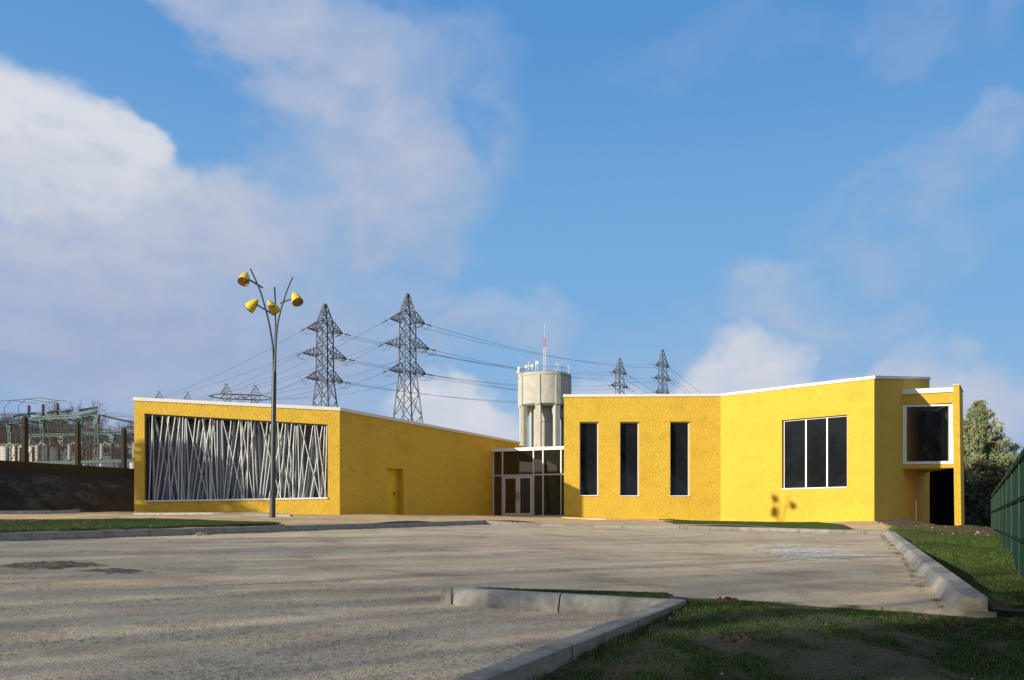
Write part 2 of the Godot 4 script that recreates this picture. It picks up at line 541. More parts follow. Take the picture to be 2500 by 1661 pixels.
func _ready() -> void:
	rng.seed = 7
	bumps.frequency = 0.05
	bumps.fractal_octaves = 4
	bumps.seed = 5
	fine.frequency = 0.06
	fine.fractal_octaves = 3
	fine.seed = 6

	# camera: a shift lens held level, 28 mm equivalent
	var cam := Camera3D.new()
	cam.name = "camera"
	cam.projection = Camera3D.PROJECTION_FRUSTUM
	cam.near = 0.1
	cam.far = 4000.0
	cam.size = 0.1 * 1661.0 / 2000.0
	cam.frustum_offset = Vector2(0.0, 0.1 * 414.5 / 2000.0)
	cam.position = Vector3(0, EYE, 0)
	add_child(cam)

	var world := WorldEnvironment.new()
	world.name = "world"
	var env := Environment.new()
	env.background_mode = Environment.BG_SKY
	var sky := Sky.new()
	var pano := PanoramaSkyMaterial.new()
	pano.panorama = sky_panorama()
	sky.sky_material = pano
	env.sky = sky
	env.background_energy_multiplier = 0.82
	env.tonemap_mode = Environment.TONE_MAPPER_LINEAR
	env.tonemap_exposure = 1.16
	env.sdfgi_enabled = true
	env.ssao_enabled = true
	env.ssil_enabled = true
	world.environment = env
	add_child(world)

	var sun := DirectionalLight3D.new()
	sun.name = "sun"
	sun.light_energy = 1.6
	sun.light_color = Color(1.0, 0.955, 0.85)
	sun.light_angular_distance = 0.55
	sun.shadow_enabled = true
	sun.look_at_from_position(Vector3.ZERO, Vector3(0.7787, -0.2384, -0.5807), Vector3.UP)
	add_child(sun)

	materials()
	ground()
	kerbs()
	building()
	street_lamp()
	pylons()
	water_tower()
	bank_and_substation()
	green_fence()
	trees()
	grass()
	small_things()


# ------------------------------------------------------------------ ground, paths and lawns
func ground() -> void:
	var m := Mb.new()
	m.quad(P(-1800, -0.9, -600), P(1800, -0.9, -600), P(1800, -0.9, 2500), P(-1800, -0.9, 2500), Vector3.UP)
	structure("ground", m, M.lawn)
	var lot_h := lot_surface
	var e := Vector2(-11.7, 7.98)
	structure("gravel_car_park", sheet([Vector2(-24.0, -16.0), Vector2(-14.25, 3.0), Vector2(-12.28, 6.85), e], [Vector2(-12.5, -16.0), Vector2(-0.98, 3.0), Vector2(1.37, 6.85), Vector2(1.57, 7.98)], 180, 150, lot_h), M.gravel)
	# beyond the flush edging: rows run from the left kerb to the right kerb
	structure("gravel_car_park", sheet([e, Vector2(-4.0, 7.98), Vector2(1.57, 7.98), Vector2(4.38, 7.4)], [Vector2(-0.94, 28.9), Vector2(4.5, 28.55), Vector2(9.9, 28.2), Vector2(12.8, 28.0)], 150, 200, lot_h, 0.0, 0.001), M.gravel)
	# forecourt between the car park kerbs and the building
	structure("sandy_forecourt", sheet(
		[Vector2(-24.1, -15.95), Vector2(-16.44, -1.05), Vector2(-8.77, 13.92), Vector2(-4.85, 21.45), Vector2(-1.0, 29.0), Vector2(2.87, 28.8), Vector2(5.97, 28.88), Vector2(13.1, 28.05)],
		[Vector2(-60, -10), Vector2(-60, 12), Vector2(-50, 30), Vector2(-16, 45), Vector2(-2, 52), Vector2(4, 50), Vector2(12, 50), Vector2(22, 42)], 110, 60, land, 0.02, 0.008), M.sand)
	structure("grass_verge", sheet([Vector2(-24.15, -15.9), Vector2(-8.84, 13.94), Vector2(-5.62, 20.2)], [Vector2(-34, -4), Vector2(-14.6, 23.0), Vector2(-6.0, 20.9)], 60, 24, land, 0.05, 0.015, 0.06), M.lawn)
	structure("grass_strip", sheet([Vector2(6.2, 31.0), Vector2(8.4, 29.6), Vector2(11.6, 29.0), Vector2(12.6, 30.0)], [Vector2(7.4, 41.3), Vector2(10.55, 41.3), Vector2(12.6, 39.4), Vector2(14.0, 38.1)], 40, 30, land, 0.03, 0.02, 0.1), M.lawn)
	# the slope by the fence, with its crest of turned soil
	structure("grass_slope", sheet([Vector2(4.32, 7.36), Vector2(8.85, 18.0), Vector2(13.0, 28.1), Vector2(16.2, 36.3), Vector2(19.2, 40.0), Vector2(22.0, 40.3)],
		[Vector2(7.5, 2.6), Vector2(9.4, 13.2), Vector2(17.6, 27.0), Vector2(22.5, 35.0), Vector2(27.0, 42.0), Vector2(32.0, 50.0)], 120, 40, land, 0.06), M.lawn)
	structure("lawn", sheet([Vector2(-1.5, 2.0), Vector2(1.40, 6.80), Vector2(1.62, 7.93)], [Vector2(7.5, 2.0), Vector2(5.6, 5.6), Vector2(5.0, 7.24)], 60, 70, front_lawn, 0.03, 0.008), M.lawn)
	# concrete apron at the foot of the hall
	var ap := Mb.new()
	var edge := [Vector2(2.4, 41.5), Vector2(2.6, 38.8), Vector2(4.2, 36.6), Vector2(6.8, 36.9), Vector2(8.9, 39.5), Vector2(9.2, 41.5)]
	for i in range(1, edge.size() - 1):
		ap.flat(Q(edge[0], 0.60), Q(edge[i], land(edge[i].x, edge[i].y) + 0.05), Q(edge[i + 1], land(edge[i + 1].x, edge[i + 1].y) + 0.05), Vector3.UP)
	for i in edge.size() - 1:
		var a := Q(edge[i], land(edge[i].x, edge[i].y) + 0.05)
		var b := Q(edge[i + 1], land(edge[i + 1].x, edge[i + 1].y) + 0.05)
		ap.quad(a, b, b - Vector3(0, 0.2, 0), a - Vector3(0, 0.2, 0), Vector3(0, 0, 1))
	structure("pavement", ap, M.sand)
	# turned soil on the crest of the slope
	var soil_h := func(x, d): return land(x, d) + 0.03
	structure("bare_soil", sheet([Vector2(14.2, 29.6), Vector2(15.9, 28.4), Vector2(16.4, 26.2)], [Vector2(15.2, 34.2), Vector2(18.0, 33.5), Vector2(17.2, 27.4)], 40, 30, soil_h, 0.16, 0.0, 0.3), M.soil)
	structure("bare_soil", sheet([Vector2(16.6, 35.6), Vector2(20.0, 34.4)], [Vector2(19.0, 40.0), Vector2(24.0, 40.6)], 30, 24, soil_h, 0.16, 0.0, 0.3), M.soil)


func kerb_run(called: String, label: String, pts: Array, widths: float, rise: float, stone: float, group := "", top_slope := 0.0, base: Callable = lot, dark := false) -> void:
	var k := thing(called, label, "kerb", Vector3.ZERO, group)
	for i in pts.size() - 1:
		var a: Vector2 = pts[i]
		var b: Vector2 = pts[i + 1]
		var d := (b - a).normalized()
		var out := Vector2(-d.y, d.x)      # to the left of travel: the back of the kerb
		var count := maxi(1, roundi(a.distance_to(b) / stone))
		for s in count:
			var p := a.lerp(b, (s + 0.007) / count)
			var q := a.lerp(b, (s + 0.993) / count)
			var jit := rng.randf_range(-0.003, 0.003)
			var m := Mb.new()
			# profile: foot, battered face, rounded arris, top
			var prof := [Vector2(0, -0.15), Vector2(0.0, rise * 0.22), Vector2(0.018 + top_slope * rise, rise * 0.88), Vector2(0.035 + top_slope * rise, rise * 0.97), Vector2(0.06 + top_slope * rise, rise), Vector2(widths, rise + 0.004), Vector2(widths, -0.15)]
			var ends := []
			for c in [p, q]:
				var ring := []
				for w in prof:
					var at: Vector2 = c + out * (w.x + jit)
					ring.append(Q(at, base.call(c.x, c.y) + w.y))
				ends.append(ring)
			var mid: Vector3 = (ends[0][0] + ends[0][5] + ends[1][0] + ends[1][5]) / 4.0
			for w in prof.size() - 1:
				m.quad(ends[0][w], ends[1][w], ends[1][w + 1], ends[0][w + 1], (ends[0][w] + ends[1][w + 1]) / 2.0 - mid)
			for z in 2:
				for w in range(1, prof.size() - 1):
					m.flat(ends[z][0], ends[z][w], ends[z][w + 1], ends[z][0] - ends[1 - z][0])
			put("kerb_stone", m, M.concrete_worn if dark or rng.randf() < 0.35 else M.concrete, k)


func kerbs() -> void:
	kerb_run("kerb", "long low grey kerb along the grass verge and forecourt in front of the lamp post", [Vector2(-24.0, -15.95), Vector2(-8.67, 13.87), Vector2(-0.94, 28.9)], 0.17, 0.14, 1.0, "", 0.15, lot, true)
	var low := func(x, d): return lot(x, d) - 0.09 * (1.0 - absf(clampf((x - 2.4) / 3.2, -1.0, 1.0)))
	kerb_run("kerb", "dropped kerb with worn stones in front of the glazed entrance", [Vector2(-0.94, 28.9), Vector2(2.87, 28.7), Vector2(5.9, 28.78)], 0.17, 0.14, 1.0, "", 0.15, low)
	kerb_run("kerb", "straight grey kerb along the grass strip before the bright yellow wall", [Vector2(5.91, 28.78), Vector2(12.98, 27.98)], 0.17, 0.14, 1.0, "", 0.15)
	kerb_run("kerb", "sunlit pale kerb climbing beside the grass slope by the green fence", [Vector2(12.8, 28.15), Vector2(4.03, 7.47)], 0.27, 0.145, 1.0, "", 0.4)
	kerb_run("kerb", "short stained concrete kerb of two stones with a sloped grey face", [Vector2(-0.52, 7.14), Vector2(1.30, 6.63)], 0.16, 0.14, 0.94, "", 0.3)
	var flush := func(x, d): return lot(x, d) + 0.012
	kerb_run("edging", "flat grey concrete edging cutting diagonally between gravel and dark lawn", [Vector2(-3.4, -1.1), Vector2(1.45, 6.80)], 0.12, 0.012, 1.0, "", 0.0, func(x, d): return lot(x, d) + 0.13 * clampf((d - 4.1) / 2.7, 0.0, 1.0), true)
	kerb_run("edging", "thin flush concrete edging between the far gravel and the dark lawn", [Vector2(4.36, 7.40), Vector2(-0.35, 8.38)], 0.07, 0.02, 1.0, "", 0.0, flush, true)
	var above := func(x, d): return land(x, d)
	kerb_run("kerb", "weathered kerb at the foot of the dark bank left of the building", [Vector2(-26.0, 27.5), Vector2(-18.9, 29.9), Vector2(-16.2, 30.6)], 0.17, 0.13, 1.0, "", 0.2, above)
	var sunk := func(x, d): return land(x, d) - 0.04
	kerb_run("kerb", "low faded kerb before the tube-screened window of the yellow building", [Vector2(-14.0, 30.2), Vector2(-9.2, 28.6), Vector2(-7.6, 28.0)], 0.17, 0.12, 1.0, "", 0.2, sunk)
	kerb_run("edging", "pale flush edging between the grass verge and the sandy path", [Vector2(-26.0, 16.5), Vector2(-14.7, 23.25), Vector2(-6.1, 21.3)], 0.1, 0.02, 1.0, "", 0.0, above)
	# rough stub of broken kerb at the end of the short kerb
	var m := Mb.new()
	var b := Vector2(-0.55, 7.15)
	var corner := []
	for y in [-0.05, 0.145]:
		for s in [[-0.10, -0.01], [0.015, 0.0], [0.02, 0.15], [-0.07, 0.14]]:
			corner.append(Q(b + Vector2(s[0] + (0.045 if y > 0.0 and s[0] < 0.0 else 0.0), s[1] + (0.03 if y > 0.0 and s[1] < 0.05 else 0.0)), lot(b.x, b.y) + y))
	m.hexa(corner)
	tag(put("kerb_end", m, M.concrete), "broken pale end stone standing against the short stained kerb", "kerb end")
	var st := sheet([Vector2(-0.40, 7.30), Vector2(1.36, 6.80)], [Vector2(-0.38, 8.33), Vector2(1.55, 7.95)], 30, 16, func(x, d): return lot(x, d) + 0.115 - 0.09 * clampf((d - 7.3) / 0.9, 0.0, 1.0), 0.015)
	structure("grass_island", st, M.lawn)


# ------------------------------------------------------------------ the building
# a wall between two plan points, with openings [s0, s1, bottom0, bottom1, top0, top1]
func wall(called: String, p0: Vector2, p1: Vector2, q0: Vector2, q1: Vector2, base: float, t0: float, t1: float, holes: Array, mat: Material, parent: Node) -> MeshInstance3D:
	var m := Mb.new()
	var len := p0.distance_to(p1)
	var d := (p1 - p0) / len
	var out2 := Vector2(d.y, -d.x)
	if out2.dot(q0 - p0) > 0.0: out2 = -out2
	var out := Vector3(out2.x, 0, -out2.y)
	var thick := absf((q0 - p0).dot(out2))
	var front := func(s, y): return Q(p0 + d * s, y)
	var back := func(s, y): return Q(q0.lerp(q1, clampf(s / len, 0.0, 1.0)) if s <= 0.0 or s >= len else p0 + d * s - out2 * thick, y)
	var cuts := [0.0, len]
	for h in holes:
		cuts.append(h[0]); cuts.append(h[1])
	cuts.sort()
	for i in cuts.size() - 1:
		var a: float = cuts[i]
		var b: float = cuts[i + 1]
		if b - a < 1e-4: continue
		var ta := lerpf(t0, t1, a / len)
		var tb := lerpf(t0, t1, b / len)
		var spans := [[base, base, ta, tb]]
		for h in holes:
			if a >= h[0] - 1e-4 and b <= h[1] + 1e-4:
				var k0: float = (a - h[0]) / (h[1] - h[0])
				var k1: float = (b - h[0]) / (h[1] - h[0])
				var lo0 := lerpf(h[2], h[3], k0)
				var lo1 := lerpf(h[2], h[3], k1)
				var hi0 := lerpf(h[4], h[5], k0)
				var hi1 := lerpf(h[4], h[5], k1)
				spans = [[base, base, lo0, lo1], [hi0, hi1, ta, tb]]
				m.quad(front.call(a, lo0), front.call(b, lo1), back.call(b, lo1), back.call(a, lo0), Vector3.UP)
				m.quad(front.call(a, hi0), front.call(b, hi1), back.call(b, hi1), back.call(a, hi0), Vector3.DOWN)
				if a <= h[0] + 1e-4:
					m.quad(front.call(a, lo0), front.call(a, hi0), back.call(a, hi0), back.call(a, lo0), Vector3(d.x, 0, -d.y))
				if b >= h[1] - 1e-4:
					m.quad(front.call(b, lo1), front.call(b, hi1), back.call(b, hi1), back.call(b, lo1), -Vector3(d.x, 0, -d.y))
		for s in spans:
			if s[2] - s[0] < 1e-4 and s[3] - s[1] < 1e-4: continue
			m.quad(front.call(a, s[0]), front.call(b, s[1]), front.call(b, s[3]), front.call(a, s[2]), out)
			m.quad(back.call(a, s[0]), back.call(b, s[1]), back.call(b, s[3]), back.call(a, s[2]), -out)
	m.quad(Q(p0, t0), Q(p1, t1), Q(q1, t1), Q(q0, t0), Vector3.UP)
	return put(called, m, mat, parent)

func inset(f: Array, t: float) -> Array:
	var r := []
	for i in f.size():
		var a: Vector2 = f[posmod(i - 1, f.size())]
		var b: Vector2 = f[i]
		var c: Vector2 = f[(i + 1) % f.size()]
		var d1 := (b - a).normalized()
		var d2 := (c - b).normalized()
		var n1 := Vector2(-d1.y, d1.x)
		var n2 := Vector2(-d2.y, d2.x)
		var k := 1.0 / maxf(0.3, 1.0 + n1.dot(n2))
		r.append(b + (n1 + n2) * k * t)
	return r

# footprint given with its inside to the left of travel
func volume(f: Array, tops: Array, base: float, t: float, holes: Dictionary, roof_y: float, parent: Node) -> void:
	var g := inset(f, t)
	var o := inset(f, -0.05)
	var oi := inset(f, t + 0.03)
	for i in f.size():
		var j := (i + 1) % f.size()
		wall("wall", f[i], f[j], g[i], g[j], base, tops[i], tops[j], holes.get(i, []), M.yellow, parent)
		var m := Mb.new()
		var p := []
		for y in [0.004, 0.075]:
			p.append(Q(o[i], tops[i] + y)); p.append(Q(o[j], tops[j] + y)); p.append(Q(oi[j], tops[j] + y)); p.append(Q(oi[i], tops[i] + y))
		m.hexa(p)
		var d: Vector2 = (f[j] - f[i]).normalized()
		for k in 2:   # a turned-down lip front and back
			var ring: Array = o if k == 0 else oi
			var off := Vector2(-d.y, d.x) * (0.012 if k == 0 else -0.012)
			m.hexa([Q(ring[i], tops[i] - 0.06), Q(ring[j], tops[j] - 0.06), Q(ring[j] + off, tops[j] - 0.06), Q(ring[i] + off, tops[i] - 0.06), Q(ring[i], tops[i] + 0.003), Q(ring[j], tops[j] + 0.003), Q(ring[j] + off, tops[j] + 0.003), Q(ring[i] + off, tops[i] + 0.003)])
		put("coping", m, M.coping, parent)
	var pts := PackedVector2Array(g)
	var idx := Geometry2D.triangulate_polygon(pts)
	var r := Mb.new()
	var fl := Mb.new()
	for i in range(0, idx.size(), 3):
		r.flat(Q(pts[idx[i]], roof_y), Q(pts[idx[i + 1]], roof_y), Q(pts[idx[i + 2]], roof_y), Vector3.UP)
		r.flat(Q(pts[idx[i]], roof_y - 0.3), Q(pts[idx[i + 1]], roof_y - 0.3), Q(pts[idx[i + 2]], roof_y - 0.3), Vector3.DOWN)
		fl.flat(Q(pts[idx[i]], 0.62), Q(pts[idx[i + 1]], 0.62), Q(pts[idx[i + 2]], 0.62), Vector3.UP)
	put("roof", r, M.roof, parent)
	put("floor", fl, M.room_floor, parent)

# a frame of bars round an opening in a wall plane, set back by `deep`; the pane behind it
func window(p0: Vector2, p1: Vector2, h: Array, deep: float, bar: float, mullions: Array, parent: Node, glass: Material, frame: Material, sill := true, called := "window") -> MeshInstance3D:
	var d := (p1 - p0).normalized()
	var out := Vector2(d.y, -d.x)
	var at := func(s, y, z): return Q(p0 + d * s - out * z, y)
	var y0 := func(s): return lerpf(h[2], h[3], (s - h[0]) / (h[1] - h[0]))
	var y1 := func(s): return lerpf(h[4], h[5], (s - h[0]) / (h[1] - h[0]))
	var win: MeshInstance3D = null
	var m := Mb.new()
	var slab := func(mb, a, b, lo_a, lo_b, hi_a, hi_b, z0, z1):
		mb.hexa([at.call(a, lo_a, z0), at.call(b, lo_b, z0), at.call(b, lo_b, z1), at.call(a, lo_a, z1), at.call(a, hi_a, z0), at.call(b, hi_b, z0), at.call(b, hi_b, z1), at.call(a, hi_a, z1)])
	var g := 0.003
	var a: float = h[0] + g
	var b: float = h[1] - g
	# glass
	var pane := Mb.new()
	pane.quad(at.call(a, y0.call(a), deep + 0.04), at.call(b, y0.call(b), deep + 0.04), at.call(b, y1.call(b), deep + 0.04), at.call(a, y1.call(a), deep + 0.04), Vector3(out.x, 0, -out.y))
	# head, foot and jambs
	slab.call(m, a, b, y0.call(a) + g, y0.call(b) + g, y0.call(a) + bar, y0.call(b) + bar, deep, deep + 0.08)
	slab.call(m, a, b, y1.call(a) - bar, y1.call(b) - bar, y1.call(a) - g, y1.call(b) - g, deep, deep + 0.08)
	for e in [[a, a + bar], [b - bar, b]]:
		slab.call(m, e[0], e[1], y0.call(e[0]) + bar, y0.call(e[1]) + bar, y1.call(e[0]) - bar, y1.call(e[1]) - bar, deep, deep + 0.08)
	win = put(called, m, frame, parent)
	put("pane", pane, glass, win)
	for s in mullions:
		var k := Mb.new()
		slab.call(k, s - bar * 0.5, s + bar * 0.5, y0.call(s) + bar, y0.call(s) + bar, y1.call(s) - bar, y1.call(s) - bar, deep - 0.02, deep + 0.09)
		put("mullion", k, M.white, win)
	if sill:
		var k := Mb.new()
		slab.call(k, a + 0.002, b - 0.002, y0.call(a) + 0.003, y0.call(b) + 0.003, y0.call(a) + 0.045, y0.call(b) + 0.045, -0.05, deep - 0.004)
		put("sill", k, M.white, win)
	return win

func building() -> void:
	var B := thing("yellow_building", "long bright yellow rendered building with glazed entrance between two wings", "building")
	var a := Vector2(-15.15, 32.84)
	var b := Vector2(-7.06, 33.55)
	var c := Vector2(0.44, 49.1)
	# the wing with the tube screen
	var show := [0.391, 7.64, 1.262, 1.386, 4.813, 4.435]
	var door := [3.40, 4.722, 0.60, 0.60, 2.817, 2.817]
	volume([a, b, c, Vector2(-9.0, 53.0), Vector2(-19.5, 46.0)], [5.384, 5.06, 4.952, 5.1, 5.4], -0.6, 0.42, {0: [show], 1: [door]}, 4.82, B)
	var scr := window(a, b, show, 0.40, 0.05, [1.6, 2.85, 4.1, 5.3, 6.5], B, M.bay_glass, M.frame, false, "glazed_front")
	var d := (b - a).normalized()
	var out := Vector2(d.y, -d.x)
	# white sill and the grey shelf that carries the tubes
	var k := Mb.new()
	var q := func(s, y, z): return Q(a + d * s - out * z, y)
	k.hexa([q.call(0.40, 1.266, -0.05), q.call(7.632, 1.388, -0.05), q.call(7.632, 1.388, 0.39), q.call(0.40, 1.266, 0.39), q.call(0.40, 1.318, -0.05), q.call(7.632, 1.458, -0.05), q.call(7.632, 1.458, 0.39), q.call(0.40, 1.318, 0.39)])
	put("sill", k, M.white, scr)
	var tubes := "0.68,0.54,0 1.07,0.75,0 0.70,1.45,1 0.65,0.73,0 1.19,1.68,0 1.33,0.85,0 1.56,1.05,0 1.27,1.34,0 1.73,1.33,0 1.63,1.89,0 1.72,1.82,1 1.86,1.80,0 1.93,1.86,1 1.97,2.09,0 1.99,2.81,0 2.48,2.09,1 2.36,2.03,0 2.61,3.14,0 2.66,2.81,0 2.69,2.22,0 2.96,2.42,0 3.09,2.56,1 3.01,2.97,0 3.05,3.22,0 3.19,3.20,0 3.26,3.32,1 3.36,3.44,1 3.41,4.23,0 3.75,3.45,0 3.87,3.52,1 4.08,3.62,0 4.12,4.27,0 4.16,4.63,0 4.35,3.82,0 4.50,3.96,1 4.56,4.69,0 4.44,4.39,0 4.64,4.78,1 4.70,4.21,0 4.81,4.95,1 4.95,5.73,0 5.21,4.88,0 5.33,5.00,1 5.52,5.09,0 5.58,6.11,0 5.62,5.74,0 5.83,5.26,0 5.93,5.71,0 6.02,5.58,1 5.98,6.25,0 6.18,5.89,0 6.31,6.01,1 6.26,6.21,0 6.36,6.28,1 6.41,6.46,0 6.48,6.67,1 6.50,7.30,0 6.73,6.43,0 7.02,6.60,0 7.14,6.73,1 7.10,7.33,0 7.17,7.57,0 7.41,6.92,0 7.50,7.36,0 7.56,7.46,1 7.60,7.52,0"
	var frame := put("tube_screen", _head(q, show), M.steel, B)
	var reflect_mesh := Mb.new()  # panel added behind the glass; its colour imitates reflected sky and trees
	reflect_mesh.hexa([q.call(0.3, 0.63, 1.1), q.call(7.7, 0.63, 1.1), q.call(7.7, 0.63, 1.15), q.call(0.3, 0.63, 1.15), q.call(0.3, 4.5, 1.1), q.call(7.7, 4.5, 1.1), q.call(7.7, 4.5, 1.15), q.call(0.3, 4.5, 1.15)])
	put("reflection_panel", reflect_mesh, M.reflection_tint, B)
	var lift := 0
	for s in tubes.split(" "):
		var f := s.split(",")
		var t0 := float(f[0])
		var t1 := float(f[1])
		var thick := f[2] == "1"
		var top := lerpf(show[4], show[5], (t0 - show[0]) / 7.249) - 0.037
		var foot := lerpf(1.32, 1.458, (t1 - 0.4) / 7.23)
		var m := Mb.new()
		var z := 0.09 + 0.028 * (lift % 5) if not thick else 0.27 + 0.02 * (lift % 2)
		lift += 1
		var rad := 0.05 if thick else 0.021
		m.tube([q.call(t1, foot, z), q.call(t0, top, z)], [rad, rad], 14 if thick else 10, false)
		put("tube", m, M.tube_thick if thick else M.tube, frame)
	# steel service door in the side wall
	var dd := (c - b).normalized()
	var dout := Vector2(dd.y, -dd.x)
	var dq := func(s, y, z): return Q(b + dd * s - dout * z, y)
	var lf := Mb.new()
	lf.hexa([dq.call(3.404, 0.60, 0.33), dq.call(4.718, 0.60, 0.33), dq.call(4.718, 0.60, 0.39), dq.call(3.404, 0.60, 0.39), dq.call(3.404, 2.813, 0.33), dq.call(4.718, 2.813, 0.33), dq.call(4.718, 2.813, 0.39), dq.call(3.404, 2.813, 0.39)])
	var leaf := put("door", lf, M.door, B)
	var hd := Mb.new()
	hd.hexa([dq.call(4.42, 1.56, 0.31), dq.call(4.47, 1.56, 0.31), dq.call(4.47, 1.56, 0.329), dq.call(4.42, 1.56, 0.329), dq.call(4.42, 1.78, 0.31), dq.call(4.47, 1.78, 0.31), dq.call(4.47, 1.78, 0.329), dq.call(4.42, 1.78, 0.329)])
	hd.bar(dq.call(4.445, 1.73, 0.28), dq.call(4.445, 1.73, 0.31), 0.025)
	hd.bar(dq.call(4.47, 1.73, 0.275), dq.call(4.30, 1.73, 0.275), 0.025)
	put("handle", hd, M.black, leaf)
	# low parapet that carries on behind the entrance roof
	var lp := Mb.new()
	lp.hexa([Q(c, 3.9), Q(Vector2(1.35, 50.6), 3.9), Q(Vector2(1.0, 50.9), 3.9), Q(c + Vector2(-0.4, 0.4), 3.9), Q(c, 4.80), Q(Vector2(1.35, 50.6), 4.76), Q(Vector2(1.0, 50.9), 4.76), Q(c + Vector2(-0.4, 0.4), 4.80)])
	put("parapet", lp, M.yellow, B)
	entrance(B)
	hall(B)

func _head(q: Callable, show: Array) -> Mb:
	var m := Mb.new()
	# the dark rail under the lintel and the pale lining of the jamb
	m.hexa([q.call(0.42, show[4] - 0.035, 0.05), q.call(7.61, show[5] - 0.035, 0.05), q.call(7.61, show[5] - 0.035, 0.36), q.call(0.42, show[4] - 0.035, 0.36), q.call(0.42, show[4] - 0.006, 0.05), q.call(7.61, show[5] - 0.006, 0.05), q.call(7.61, show[5] - 0.006, 0.36), q.call(0.42, show[4] - 0.006, 0.36)])
	m.hexa([q.call(0.397, 1.33, 0.13), q.call(0.44, 1.33, 0.13), q.call(0.44, 1.33, 0.385), q.call(0.397, 1.33, 0.385), q.call(0.397, 4.68, 0.13), q.call(0.44, 4.68, 0.13), q.call(0.44, 4.68, 0.385), q.call(0.397, 4.68, 0.385)])
	return m

func entrance(B: Node) -> void:
	var e0 := Vector2(-1.06, 46.0)
	var e1 := Vector2(3.3, 43.885)
	var d := (e1 - e0).normalized()
	var out := Vector2(d.y, -d.x)
	var q := func(s, y, z): return Q(e0 + d * s - out * z, y)
	var slab := func(a, b, lo, hi, z0, z1):
		var m := Mb.new()
		m.hexa([q.call(a, lo, z0), q.call(b, lo, z0), q.call(b, lo, z1), q.call(a, lo, z1), q.call(a, hi, z0), q.call(b, hi, z0), q.call(b, hi, z1), q.call(a, hi, z1)])
		return m
	var w := put("glazed_entrance", slab.call(-0.02, 4.84, 0.56, 0.64, -0.03, 0.09), M.frame, B)
	put("fascia", slab.call(-0.05, 4.84, 4.20, 4.37, -0.10, 0.25), M.white, w)
	for s in [0.03, 0.60, 2.50, 3.07, 4.13, 4.7]:
		put("mullion", slab.call(s - 0.032, s + 0.032, 0.642, 4.197, -0.05, 0.08), M.frame, w)
	var xs := [0.062, 0.568, 0.632, 2.468, 2.532, 3.038, 3.102, 4.098, 4.162, 4.668]
	for i in range(0, xs.size(), 2):
		put("transom", slab.call(xs[i] + 0.001, xs[i + 1] - 0.001, 2.83, 2.895, -0.04, 0.07), M.frame, w)
		for hgt in [[0.645, 2.828], [2.897, 4.195]]:
			if i == 2 and hgt[0] < 1.0: continue
			var m := Mb.new()
			m.quad(q.call(xs[i], hgt[0], 0.02), q.call(xs[i + 1], hgt[0], 0.02), q.call(xs[i + 1], hgt[1], 0.02), q.call(xs[i], hgt[1], 0.02), Vector3(out.x, 0, -out.y))
			put("pane", m, M.clear_glass, w)
	# two door leaves, each a wide frame round a pane
	for e in [[0.66, 1.555], [1.575, 2.44]]:
		var m := Mb.new()
		for r in [[e[0], e[1], 0.65, 0.76], [e[0], e[1], 2.69, 2.80], [e[0], e[0] + 0.12, 0.761, 2.689], [e[1] - 0.12, e[1], 0.761, 2.689]]:
			m.hexa([q.call(r[0], r[2], -0.06), q.call(r[1], r[2], -0.06), q.call(r[1], r[2], 0.0), q.call(r[0], r[2], 0.0), q.call(r[0], r[3], -0.06), q.call(r[1], r[3], -0.06), q.call(r[1], r[3], 0.0), q.call(r[0], r[3], 0.0)])
		var leaf := put("door", m, M.frame, B)
		var g := Mb.new()
		g.quad(q.call(e[0] + 0.1, 0.74, -0.03), q.call(e[1] - 0.1, 0.74, -0.03), q.call(e[1] - 0.1, 2.71, -0.03), q.call(e[0] + 0.1, 2.71, -0.03), Vector3(out.x, 0, -out.y))
		put("pane", g, M.clear_glass, leaf)
		var h := Mb.new()
		var hx: float = e[1] - 0.06 if e[0] < 1.0 else e[0] + 0.06
		h.tube([q.call(hx, 1.45, -0.11), q.call(hx, 1.95, -0.11)], [0.014, 0.014], 8)
		h.bar(q.call(hx, 1.5, -0.11), q.call(hx, 1.5, -0.06), 0.014)
		h.bar(q.call(hx, 1.9, -0.11), q.call(hx, 1.9, -0.06), 0.014)
		put("handle", h, M.black, leaf)
	# the room behind: roof, back wall, floor
	var rf := Mb.new()
	rf.hexa([q.call(-0.6, 4.21, 0.26), q.call(5.0, 4.21, 0.26), q.call(5.0, 4.21, 9.0), q.call(-0.6, 4.21, 9.0), q.call(-0.6, 4.36, 0.26), q.call(5.0, 4.36, 0.26), q.call(5.0, 4.36, 9.0), q.call(-0.6, 4.36, 9.0)])
	put("roof", rf, M.roof, B)
	var fl := Mb.new()
	fl.quad(q.call(-0.5, 0.63, 0.1), q.call(5.0, 0.63, 0.1), q.call(5.0, 0.63, 9.0), q.call(-0.5, 0.63, 9.0), Vector3.UP)
	put("floor", fl, M.room_floor, B)
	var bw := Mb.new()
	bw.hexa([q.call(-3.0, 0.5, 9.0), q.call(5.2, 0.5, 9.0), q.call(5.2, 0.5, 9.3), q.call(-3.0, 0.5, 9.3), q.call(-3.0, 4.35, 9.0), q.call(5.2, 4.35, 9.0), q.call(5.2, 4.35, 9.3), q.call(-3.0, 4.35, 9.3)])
	put("reflection_panel", bw, M.room, B)
	for s in [2.7, 3.5]:
		var col := Mb.new()
		col.bar(q.call(s, 0.64, 1.6), q.call(s - 0.25, 4.2, 1.6), 0.16)
		put("column", col, M.dark, B)

